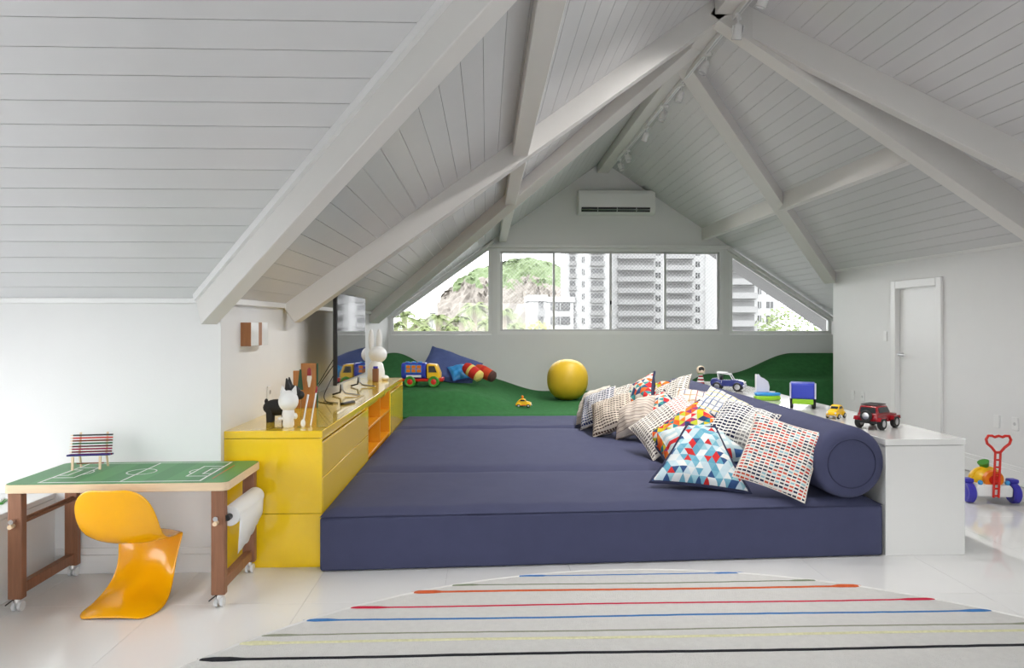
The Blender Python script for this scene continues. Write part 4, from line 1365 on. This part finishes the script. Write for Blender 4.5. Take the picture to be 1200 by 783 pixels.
for k in range(7):
    rl.tube([(-0.02, 0, 0.015 + k * 0.06), (0.02, 0, 0.015 + k * 0.06)], 0.008, 8)
obj('handle_shaft', rl.xf(hm), M['red'], c, smooth=True)
gr = [(-0.02, 0.38), (-0.05, 0.42), (-0.085, 0.45), (-0.095, 0.485), (-0.08, 0.515), (-0.05, 0.515), (-0.03, 0.505), (0, 0.515), (0.03, 0.505), (0.05, 0.515), (0.08, 0.515), (0.095, 0.485), (0.085, 0.45), (0.05, 0.42), (0.02, 0.38)]
obj('handle_grip', MB().tube([(x, 0, z) for x, z in gr], 0.011, 8, True).xf(hm), M['red'], c, smooth=True)

# exercise ball
bp = at_z(666, 469, 0.375)
ball = thing('exercise_ball', 'big plain yellow ball resting on the green carpet', 'ball', (bp.x, 10.2, 0.366))
obj('skin', MB().lathe([(0, 0)] + [(0.3 * abs(math.cos(a)) ** 0.88, 0.298 + 0.298 * math.copysign(abs(math.sin(a)) ** 0.88, a)) for a in [-math.pi / 2 + math.pi * i / 32 for i in range(1, 32)]] + [(0, 0.597)], 48), M['ball'], ball, smooth=True)
obj('valve', MB().cyl((0.1, 0.28, 0.36), (0.102, 0.29, 0.36), 0.012, n=10), M['figwhite'], ball)

# ------------------------------------------------------------------ cushions
def pillow_mesh(w, h, t, half, name, m, seed=0, n=22, pinch=0.07, taper=0.0):
    rnd = random.Random(seed)
    a1, a2, a3 = rnd.random() * 6, rnd.random() * 6, rnd.random() * 6
    mb = MB()
    for j in range(n + 1):
        for i in range(n + 1):
            u, v = -1 + 2 * i / n, -1 + 2 * j / n
            x = w / 2 * u * (1 - pinch * (1 - v * v) * abs(u) ** 2)
            y = h / 2 * v * (1 - pinch * (1 - u * u) * abs(v) ** 2)
            e = max(0.0, (1 - u * u) * (1 - v * v))
            z = t / 2 * e ** 0.42
            wr_ = 0.006 * math.sin(5 * u + 3 * v + a1) + 0.005 * math.sin(9 * v - 4 * u + a2) + 0.004 * math.sin(13 * u + a3)
            z += wr_ * min(1, e * 4)
            mb.v.append(Vector((x * (1 - taper * (v + 1) / 2), y, half * z)))
    for j in range(n):
        for i in range(n):
            q = (j * (n + 1) + i, j * (n + 1) + i + 1, (j + 1) * (n + 1) + i + 1, (j + 1) * (n + 1) + i)
            mb.f.append(q if half > 0 else q[::-1])
    me = bpy.data.meshes.new(name)
    me.from_pydata([tuple(p) for p in mb.v], [], mb.f)
    me.materials.append(m)
    for p in me.polygons:
        p.use_smooth = True
    return me


def frame(normal, updir):
    n = Vector(normal).normalized()
    u = Vector(updir)
    y = (u - n * u.dot(n)).normalized()
    x = y.cross(n)
    return Matrix((x, y, n)).transposed()


cushions = []


def cushion(label, pos, normal, updir, size, t, front, back, seed, piping=None, group='scatter cushions along the bolster', name='scatter_cushion', cat='cushion', taper=0.0, pr=0.004):
    w, h = size
    o = thing(name, label, cat, pos, 0, group)
    o.rotation_mode = 'QUATERNION'
    o.rotation_quaternion = frame(normal, updir).to_quaternion()
    obj('front_cover', pillow_mesh(w, h, t, 1, 'front_cover', front, seed, taper=taper), None, o)
    obj('back_cover', pillow_mesh(w, h, t, -1, 'back_cover', back, seed + 50, taper=taper), None, o)
    n = 60
    pts = []
    for k in range(n):
        q = k / n * 4
        sd_, f_ = int(q), q - int(q)
        u, v = ((-1 + 2 * f_, -1), (1, -1 + 2 * f_), (1 - 2 * f_, 1), (-1, 1 - 2 * f_))[sd_]
        pts.append((w / 2 * u * (1 - 0.07 * (1 - v * v) * u * u) * (1 - taper * (v + 1) / 2), h / 2 * v * (1 - 0.07 * (1 - u * u) * v * v), 0))
    obj('seam', MB().tube(pts, pr, 6, True), piping or back, o, smooth=True)
    cushions.append(o)
    return o


cream = srgb(232, 224, 212)
NAV = srgb(36, 40, 72)
F = {}
F['multi'] = dash_mat('dash_multi', srgb(236, 232, 224), [srgb(200, 60, 50), NAV, srgb(206, 70, 60), srgb(60, 60, 70), srgb(150, 190, 200), srgb(210, 90, 60), NAV], 0.021, 0.03, 0.5, 0.8)
F['dark'] = dash_mat('dash_dark', srgb(232, 226, 216), [srgb(64, 58, 62), srgb(70, 62, 66)], 0.026, 0.034, 0.42, 0.78, band=0.2)
F['darkred'] = dash_mat('dash_dark_red', srgb(236, 230, 222), [srgb(70, 60, 64), srgb(78, 66, 70), srgb(170, 60, 60)], 0.026, 0.034, 0.4, 0.74, band=0.15)
F['brown'] = dash_mat('dash_brown', srgb(222, 210, 194), [srgb(74, 60, 58), srgb(86, 68, 60)], 0.025, 0.03, 0.45, 0.8, band=0.2)
F['blue'] = dash_mat('dash_blue', srgb(226, 226, 228), [NAV, srgb(48, 64, 118)], 0.024, 0.03, 0.55, 0.8, band=0.17)
F['navywhite'] = dash_mat('dash_navy_white', srgb(238, 236, 230), [NAV, NAV, srgb(150, 150, 150), NAV], 0.026, 0.034, 0.56, 0.8, band=0.12)
F['tri_blue'] = tri_mat('triangles_blue', [srgb(200, 220, 228), srgb(104, 166, 190), srgb(206, 52, 52), srgb(228, 232, 232), srgb(58, 88, 134), srgb(160, 204, 214), srgb(232, 234, 232), srgb(196, 216, 224), srgb(120, 176, 196)], 0.046)
F['tri_hot'] = tri_mat('triangles_hot', [srgb(226, 96, 40), srgb(210, 190, 40), srgb(46, 66, 110), srgb(224, 214, 196), srgb(150, 60, 110), srgb(190, 196, 60), srgb(226, 130, 50), srgb(208, 206, 190), srgb(40, 130, 140), srgb(210, 50, 60)], 0.05)
F['tri_mix'] = tri_mat('triangles_mix', [srgb(222, 218, 206), srgb(206, 52, 56), srgb(226, 110, 50), srgb(60, 84, 120), srgb(226, 222, 212), srgb(70, 150, 150), srgb(214, 206, 190)], 0.05)
F['red_stroke'] = dash_mat('red_strokes', srgb(186, 208, 214), [srgb(204, 46, 48), srgb(226, 228, 226), srgb(120, 170, 188), srgb(214, 222, 222), srgb(60, 96, 150)], 0.07, 0.16, 0.6, 0.85)
F['plaid'] = line_mat('plaid_cloth', srgb(218, 210, 204), [srgb(120, 90, 80), srgb(80, 90, 130), srgb(190, 150, 90), srgb(160, 70, 60)], 0.055, 'x', 0.13, 0.085)
F['check'] = line_mat('check_cloth', srgb(224, 222, 216), [srgb(90, 110, 150), srgb(200, 190, 110), srgb(140, 150, 170)], 0.05, 'x', 0.22, 0.05)
F['beige'] = line_mat('beige_lines', srgb(214, 202, 190), [srgb(120, 104, 100), srgb(150, 130, 120)], 0.035, 'y', 0.16)
F['cream'] = line_mat('cream_cloth', srgb(222, 214, 202), [srgb(200, 190, 178), srgb(190, 180, 170)], 0.04, 'y', 0.2)
F['navy'] = mat('cushion_navy', srgb(46, 50, 78), 0.9, bump=0.3, bscale=200)
F['plain'] = mat('cushion_cream', cream, 0.9, bump=0.3, bscale=200)
UP = Vector((0, 0, 1))


def P3(px, py, Y):
    return at_y(px, py, Y)


def pcush(label, cpx, Y, rv, rs, uv, us, size, t, front, back, seed, piping=None, rest=True, taper=0.0):
    """pose a square cushion from its centre and its two half-axes as seen from the room's middle; settle it on the mattress"""
    w, h = size
    cr_, sr_ = math.cos(YAW), math.sin(YAW)
    ax, ad = Vector((cr_, -sr_, 0)), Vector((sr_, cr_, 0))
    for it in range(12):
        c0 = at_y(cpx[0], cpx[1], Y)
        dist = (c0 - Vector((0, 0, EYE))).dot(ad)

        def vec(p, half, sg):
            lat = ax * (p[0] * dist / FPX) + UP * (-p[1] * dist / FPX)
            m2 = half * half - lat.length_squared
            return (lat + ad * (sg * math.sqrt(max(m2, 0.0)))).normalized()
        x = vec(rv, w / 2, rs)
        y = vec(uv, h / 2, us)
        y = (y - x * x.dot(y)).normalized()
        n = x.cross(y)
        low = c0.z - abs(x.z) * w / 2 * 0.96 - abs(y.z) * h / 2 * 0.96
        low = min(low, c0.z - t * 0.5)
        if not rest or abs(low - MZ) < 0.006:
            break
        Y += (low - MZ) / (EYE - MZ) * Y * 0.8
    return cushion(label, c0, n, y, size, t * 1.25, front, back, seed, piping, taper=taper, pr=0.013 if back == F['navy'] else 0.004)


pcush('square cushion with rows of red and navy dashes leaning on the end of the bolster', (913, 534), 4.8, (35, 11), -1, (20, -36), 1, (0.46, 0.48), 0.14, F['multi'], F['plain'], 1, F['plain'])
pcush('cushion with blue white and red triangles and navy back lowest in the pile', (821, 534), 4.9, (54, 4), -1, (9, -31), 1, (0.66, 0.50), 0.16, F['tri_blue'], F['navy'], 2, taper=0.72)
pcush('pale blue cushion with broad red strokes behind the blue triangle cushion', (826, 522), 5.2, (50, -7), 1, (12, -17), 1, (0.60, 0.46), 0.17, F['red_stroke'], F['red_stroke'], 3, None, False)
pcush('navy and white banded cushion leaning on the bolster beside the red dash cushion', (868, 500), 5.2, (25, 7), -1, (8, -22), 1, (0.44, 0.42), 0.14, F['navywhite'], F['plain'], 4, F['plain'], False)
pcush('orange yellow and green triangle cushion with navy back behind the pale blue one', (802, 506), 5.4, (36, -24), -1, (3, -17), 1, (0.56, 0.44), 0.15, F['tri_hot'], F['navy'], 5)
pcush('large cushion with dark dashes in the middle of the pile', (783, 499), 5.7, (34, -22), -1, (-6, -17), 1, (0.56, 0.46), 0.14, F['darkred'], F['plain'], 6, F['plain'])
pcush('pale cushion with thin plaid lines leaning high on the bolster', (818, 477), 6.2, (27, 4), -1, (12, -15), 1, (0.44, 0.42), 0.13, F['plaid'], F['plain'], 7, F['plain'], False)
pcush('pale checked cushion tilted over the bolster', (846, 481), 5.75, (22, 11), -1, (13, -16), 1, (0.42, 0.38), 0.12, F['check'], F['plain'], 8, F['plain'], False)
pcush('triangle cushion with red and orange shapes and navy back in the middle row', (766, 488), 6.2, (27, -21), -1, (2, -14), 1, (0.52, 0.44), 0.15, F['tri_mix'], F['navy'], 9)
pcush('beige cushion with thin dark lines standing behind the triangle cushion', (745, 489), 6.6, (18, -9), -1, (3, -16), 1, (0.42, 0.40), 0.18, F['beige'], F['beige'], 10)
pcush('upright cushion with dark dashes on white behind the middle row', (785, 466), 6.9, (16, -11), -1, (8, -16), 1, (0.46, 0.44), 0.14, F['dark'], F['plain'], 11, F['plain'], False)
pcush('tan cushion with dark brown dashes at the head of the pile', (717, 486), 7.0, (22, -9), -1, (2, -17), 1, (0.44, 0.42), 0.17, F['brown'], F['brown'], 12)
pcush('blue and white woven cushion behind the brown dash cushion', (701, 478), 7.3, (17, -9), -1, (5, -17), 1, (0.42, 0.42), 0.16, F['blue'], F['plain'], 13, F['plain'])
pcush('plain cream cushion farthest back in the pile', (695, 475), 7.6, (13, -7), -1, (5, -16), 1, (0.42, 0.40), 0.16, F['cream'], F['cream'], 14)
pcush('triangle cushion with wide navy back standing behind the brown dash cushion', (749, 464), 7.3, (14, -14), -1, (5, -14), 1, (0.44, 0.42), 0.15, F['tri_mix'], F['navy'], 15, None, False)
pcush('small cushion with coloured shapes leaning between navy back and dark dash cushions', (767, 464), 7.5, (11, -3), -1, (3, -13), 1, (0.36, 0.36), 0.13, F['tri_hot'], F['plain'], 16, F['plain'], False)
pcush('white cushion with fine dark dashes behind the blue woven cushion', (725, 467), 7.6, (16, -7), -1, (6, -10), 1, (0.42, 0.38), 0.13, F['dark'], F['plain'], 17, F['plain'], False)

# cushions on the green mound
g1 = P3(528, 431, 10.35)
cushion('large denim blue cushion lying on the green mound', g1, (0.1, -0.68, 0.66), (0.34, 0.4, 0.8), (0.82, 0.56), 0.24, M['denim'], M['denim'], 21, None, 'soft things on the green mound', 'floor_cushion')
M['plushred'] = mat('red_plush', srgb(204, 44, 34), 0.9, bump=0.4, bscale=150)
M['plushorange'] = mat('orange_red_plush', srgb(206, 72, 36), 0.9, bump=0.4, bscale=150)
M['plushyellow'] = mat('cream_yellow_plush', srgb(240, 214, 120), 0.9, bump=0.4, bscale=150)


def plush(label, pa, pb, r, body, tip, band):
    pa, pb = Vector(pa), Vector(pb)
    t = thing('plush_roll', label, 'plush toy', (pb.x, pb.y, pb.z - r * 0.9), 0, None)
    dvec = pa - pb
    L_ = dvec.length
    q = dvec.to_track_quat('Z', 'Y').to_matrix().to_4x4()
    Mx = Matrix.Translation((0, 0, r * 0.9)) @ q
    obj('plush_body', MB().lathe([(r * 0.98, L_ * 0.2), (r * 1.05, L_ * 0.45), (r * 1.0, L_ * 0.8), (r * 0.7, L_ * 0.96), (0, L_)], 24, Mx), body, t, smooth=True)
    obj('plush_end', MB().lathe([(0, 0), (r * 0.6, L_ * 0.015), (r * 0.92, L_ * 0.08), (r * 0.985, L_ * 0.21), (0, L_ * 0.215)], 24, Mx), tip, t, smooth=True)
    obj('plush_band', MB().lathe([(r * 1.03, L_ * 0.52), (r * 1.06, L_ * 0.55), (r * 1.05, L_ * 0.66), (r * 1.0, L_ * 0.68)], 24, Mx), band, t, smooth=True)
    return t


plush('red plush roll with a cream yellow end on the green mound', P3(544, 429, 9.95), P3(564, 443, 9.8), 0.085, M['plushred'], M['plushyellow'], M['plushyellow'])
plush('orange red plush roll with a dark end on the green mound', P3(557, 431, 10.2), P3(580, 443, 10.05), 0.085, M['plushorange'], mat('dark_plush', srgb(90, 60, 56), 0.9), M['plushred'])
o = cushion('light blue patterned cushion tucked between the denim one and the plush rolls', P3(541, 436, 10.15), (0.1, -0.6, 0.75), (-0.3, 0.6, 0.62), (0.36, 0.3), 0.12, M['sky'], M['blue'], 23, None, None, 'small_cushion')

# ------------------------------------------------------------------ outside world
M['ground'] = mat('town_ground', (0.12, 0.118, 0.115), 0.95, var=0.2, scale=0.02)
g = obj('ground', MB().box(-1200, 1200, -900, 1400, -14.5, -14), M['ground'])
g['kind'] = 'structure'
M['bwhite'] = mat('white_render', (0.36, 0.36, 0.357), 0.8, var=0.02, scale=0.2)
M['bgrey'] = mat('grey_balcony', (0.17, 0.17, 0.168), 0.7, var=0.05, scale=0.3)
M['bmid'] = mat('pale_grey_render', (0.23, 0.23, 0.228), 0.8, var=0.03, scale=0.2)
M['bglass'] = mat('building_glass', (0.06, 0.061, 0.062), 0.15, var=0.1, scale=0.4)


def tower(label, Y, x0, x1, ztop, depth, cols, fl_h, nmax, wall='bwhite', name='apartment_tower', phase=0.0):
    """cols: (kind, xa, xb) in metres at the front plane; one part for each window or balcony"""
    t = thing(name, label, 'building', ((x0 + x1) / 2, Y, -14), 0)
    cx = (x0 + x1) / 2
    zt = ztop + 14
    obj('block', MB().box(x0 - cx, x1 - cx, 0, depth, 0, zt), M[wall], t)
    obj('roof_parapet', MB().box(x0 - cx - 0.2, x1 - cx + 0.2, -0.2, depth, zt, zt + 0.9), M[wall], t)
    cache = {}
    for i in range(nmax):
        z = zt - (i + 1) * fl_h - phase
        for ci, (kind, a, b) in enumerate(cols):
            key = (kind, ci)
            if kind == 'win':
                if key not in cache:
                    cache[key] = (MB().box(a - cx, b - cx, -0.12, 0.1, 0.9, 2.3).mesh('window', M['bglass']), MB().box((a + b) / 2 - cx - 0.06, (a + b) / 2 - cx + 0.06, -0.18, -0.1, 0.9, 2.3).mesh('mullion', M['bwhite']))
                w = obj('window', cache[key][0], None, t, loc=(0, 0, z))
                obj('mullion', cache[key][1], None, w)
            elif kind == 'bal':
                if key not in cache:
                    mb = MB().box(a - cx, b - cx, -1.3, 0.05, 0, 0.25).box(a - cx, b - cx, -1.3, -1.2, 0.25, 1.15)
                    cache[key] = (mb.mesh('balcony', M['bgrey']), MB().box(a - cx + 0.15, b - cx - 0.15, -0.1, 0.05, 0.3, 2.4).mesh('balcony_window', M['bglass']))
                w = obj('balcony', cache[key][0], None, t, loc=(0, 0, z))
                obj('balcony_window', cache[key][1], None, w)
            elif kind == 'band':
                if key not in cache:
                    mb = MB().box(a - cx, b - cx, -1.6, 0.05, -0.1, 0.3).box(a - cx, b - cx, -1.6, -1.45, 0.3, 1.2)
                    cache[key] = (mb.mesh('balcony', M['bmid']), MB().box(a - cx + 0.2, b - cx - 0.2, -0.1, 0.05, 0.35, 2.5).mesh('balcony_window', M['bgrey']))
                w = obj('balcony', cache[key][0], None, t, loc=(0, 0, z))
                obj('balcony_window', cache[key][1], None, w)
    return t


def bx(px, Y):
    return at_y(px, 380, Y).x


def zpx(py, px, Y):
    return at_y(px, py, Y).z


Y_ = 170
tower('tall white apartment tower with narrow windows and grey balconies right of the hill', Y_, bx(662, Y_), bx(714, Y_), zpx(240, 690, Y_), 10,
      [('bal', bx(667, Y_), bx(675, Y_)), ('win', bx(682, Y_), bx(685, Y_)), ('bal', bx(692, Y_), bx(708, Y_))], 3.0, 16)
Y_ = 183
tower('broad apartment tower with long grey balcony bands in the middle of the sliding window', Y_, bx(717, Y_), bx(847, Y_), zpx(235, 780, Y_), 18,
      [('band', bx(723, Y_), bx(767, Y_)), ('win', bx(768, Y_), bx(774, Y_)), ('band', bx(779, Y_), bx(812, Y_)), ('win', bx(815, Y_), bx(820, Y_)), ('bal', bx(826, Y_), bx(841, Y_))], 3.0, 17, phase=0.4)
Y_ = 150
tower('pale apartment block with balcony bands behind the right sloping window', Y_, bx(850, Y_), bx(912, Y_), zpx(285, 880, Y_), 14,
      [('band', bx(852, Y_), bx(885, Y_)), ('win', bx(888, Y_), bx(892, Y_)), ('win', bx(898, Y_), bx(906, Y_))], 3.0, 10, name='apartment_block')
Y_ = 120
tower('low white building with dark window strip below the hill', Y_, bx(642, Y_), bx(672, Y_), zpx(354, 650, Y_), 12,
      [('win', bx(645, Y_), bx(668, Y_))], 2.4, 4, name='low_building')
tower('small white house with a dark glazed wall below the hill', 100, bx(620, 100), bx(640, 100), zpx(353, 630, 100), 9,
      [('bal', bx(630, 100), bx(638, 100))], 2.2, 4, name='low_building')
tower('tiny white block among the palm crowns', 80, bx(503, 80), bx(507.5, 80), zpx(367, 505, 80), 4, [('win', bx(503.8, 80), bx(506.5, 80))], 2.6, 3, name='low_building')

# rocky hill
def hill():
    Yh = 520
    sil = [(380, 420), (440, 405), (470, 392), (490, 380), (505, 368), (515, 350), (528, 338), (545, 325), (560, 315), (580, 309), (600, 305), (622, 303), (640, 306), (655, 312), (668, 322), (690, 336), (720, 352), (780, 372), (860, 385), (960, 394)]
    mb = MB()
    rnd = random.Random(5)
    nv = 26
    nu = 120
    for i in range(nu + 1):
        q = i / nu * (len(sil) - 1)
        k = min(int(q), len(sil) - 2)
        f = q - k
        px = sil[k][0] * (1 - f) + sil[k + 1][0] * f
        py = sil[k][1] * (1 - f) + sil[k + 1][1] * f
        top = at_y(px, py, Yh)
        for j in range(nv + 1):
            v = j / nv
            z = -14 + (top.z + 14) * math.sin(v * math.pi / 2) ** 0.8 if v < 1 else top.z
            yy = Yh - 110 * (1 - v) ** 1.3
            n1 = math.sin(px * 0.09 + v * 7) * 2.5 + math.sin(px * 0.31 - v * 13) * 1.5 + rnd.uniform(-1.2, 1.2)
            mb.v.append(Vector((top.x * (yy / Yh) + n1 * 0.6, yy + n1 * 2.0, z + (rnd.uniform(-0.8, 0.9)))))
    for i in range(nu):
        for j in range(nv):
            mb.f.append((i * (nv + 1) + j, (i + 1) * (nv + 1) + j, (i + 1) * (nv + 1) + j + 1, i * (nv + 1) + j + 1))

    def c(N):
        x, y, z = N.objxyz()
        n = N.noise(0.09, 6)
        hgt = N.m('ADD', N.m('DIVIDE', z, 42.0), N.m('MULTIPLY', N.m('SUBTRACT', n, 0.5), 0.9))
        k = N.m('GREATER_THAN', hgt, 0.68)
        n2 = N.noise(0.35, 5)
        green = N.mix(n2, (*srgb(66, 82, 52), 1), (*srgb(106, 120, 84), 1))
        rock = N.mix(n2, (*srgb(92, 86, 80), 1), (*srgb(132, 126, 118), 1))
        return N.mix(k, rock, green)
    m = mat('hill_rock_and_scrub', (0.5, 0.5, 0.45), 0.95, colour=c)
    o = obj('rocky_hill', mb, m)
    o['kind'] = 'structure'
    o['label'] = 'rounded rocky hill with scrub on its crest'


hill()

M['palm'] = mat('palm_leaf', srgb(100, 112, 66), 0.7, var=0.25, scale=0.8)
M['leafy'] = mat('tree_leaf', srgb(94, 108, 62), 0.8, var=0.3, scale=0.9)
M['lemonleaf'] = mat('yellow_green_leaf', srgb(130, 136, 40), 0.8, var=0.25, scale=0.9)
M['bark'] = mat('bark', (0.3, 0.26, 0.2), 0.9, var=0.2)


def leaf_tree(label, px, py, Y, rx, rz, m, n, seed):
    c0 = at_y(px, py, Y)
    t = thing('leafy_tree', label, 'tree', (c0.x, Y, -14), 0, 'trees below the gable window')
    rnd = random.Random(seed)
    mb = MB()
    for k in range(n):
        while True:
            p = Vector((rnd.uniform(-1, 1), rnd.uniform(-1, 1), rnd.uniform(-1, 1)))
            if 0.25 < p.length < 1:
                break
        p = Vector((p.x * rx, p.y * rx, p.z * rz + c0.z + 14))
        s = rnd.uniform(0.12, 0.3) * rx * 0.28
        a = Vector((rnd.gauss(0, 1), rnd.gauss(0, 1), rnd.gauss(0, 0.6))).normalized()
        b_ = a.orthogonal().normalized()
        mb.add([p - a * s, p + b_ * s * 0.5, p + a * s, p - b_ * s * 0.5], [(0, 1, 2, 3)])
    obj('foliage', mb, m, t)['kind'] = 'stuff'
    obj('trunk', MB().cyl((0, 0, 0), (0, 0, c0.z + 14), 0.3, 0.12, n=8), M['bark'], t)


def palm(label, px, py, Y, L, seed):
    c0 = at_y(px, py, Y)
    t = thing('palm_tree', label, 'palm tree', (c0.x, Y, -14), 0, 'palms below the gable window')
    rnd = random.Random(seed)
    top = Vector((0, 0, c0.z + 14))
    for k in range(20):
        az = k * 2.4 + rnd.uniform(-0.2, 0.2)
        el = rnd.uniform(0.1, 1.2)
        mb = MB()
        d = Vector((math.cos(az), math.sin(az), 0))
        pts = []
        for i in range(13):
            s = i / 12
            pts.append(top + d * L * s * math.cos(el) + Vector((0, 0, L * (s * math.sin(el) - 0.75 * s * s))))
        sd_ = Vector((-d.y, d.x, 0))
        for i in range(1, 13):
            for sg in (-1, 1):
                q = pts[i]
                fw = (pts[i] - pts[i - 1]).normalized()
                tip = q + (sd_ * sg * 0.75 + fw * 0.6 + Vector((0, 0, -0.35))) * L * 0.3 * (1 - 0.5 * abs(i / 12 - 0.5))
                mb.add([q - fw * L * 0.016, q + fw * L * 0.016, tip], [(0, 1, 2)])
                q2 = (pts[i] + pts[i - 1]) / 2
                tip2 = q2 + (sd_ * sg * 0.75 + fw * 0.6 + Vector((0, 0, -0.35))) * L * 0.3 * (1 - 0.5 * abs(i / 12 - 0.5))
                mb.add([q2 - fw * L * 0.016, q2 + fw * L * 0.016, tip2], [(0, 1, 2)])
        obj('frond', mb, M['palm'], t)
    obj('trunk', MB().tube([(0, 0, 0), (0.2, 0, (c0.z + 14) / 2), top], [0.28, 0.2, 0.16], 8), M['bark'], t, smooth=True)


for i, (px, py, L) in enumerate(((462, 384, 1.3), (474, 372, 1.4), (487, 380, 1.4), (497, 388, 1.1), (513, 374, 1.2), (526, 388, 1.2), (541, 378, 1.3), (556, 362, 1.5), (570, 381, 1.3), (590, 368, 1.3), (602, 384, 1.2))):
    palm(('palm tree with drooping fronds before the small houses' if i > 8 else 'palm tree with drooping pale green fronds under the left sloping window'), px, py, 30 + 3.4 * ((i * 4) % 11), L * (30 + 3.4 * ((i * 4) % 11)) / 42, 30 + i)
for i, (px, py, Y, rx, rz, m, n) in enumerate(((470, 394, 70, 2.0, 0.9, 'leafy', 700), (505, 396, 76, 2.1, 0.9, 'leafy', 700), (540, 394, 70, 2.0, 1.0, 'leafy', 700), (575, 397, 76, 2.1, 0.9, 'leafy', 700), (606, 394, 82, 2.2, 1.0, 'leafy', 700))):
    leaf_tree('leafy tree with pale green crown among the palms', px, py, Y, rx, rz, M[m], n, 60 + i)
leaf_tree('yellow green tree in front of the low white buildings', 628, 388, 70, 1.9, 1.1, M['lemonleaf'], 600, 70)
leaf_tree('pale tree crown below the right sloping window', 925, 386, 90, 4.5, 3.0, M['leafy'], 900, 71)
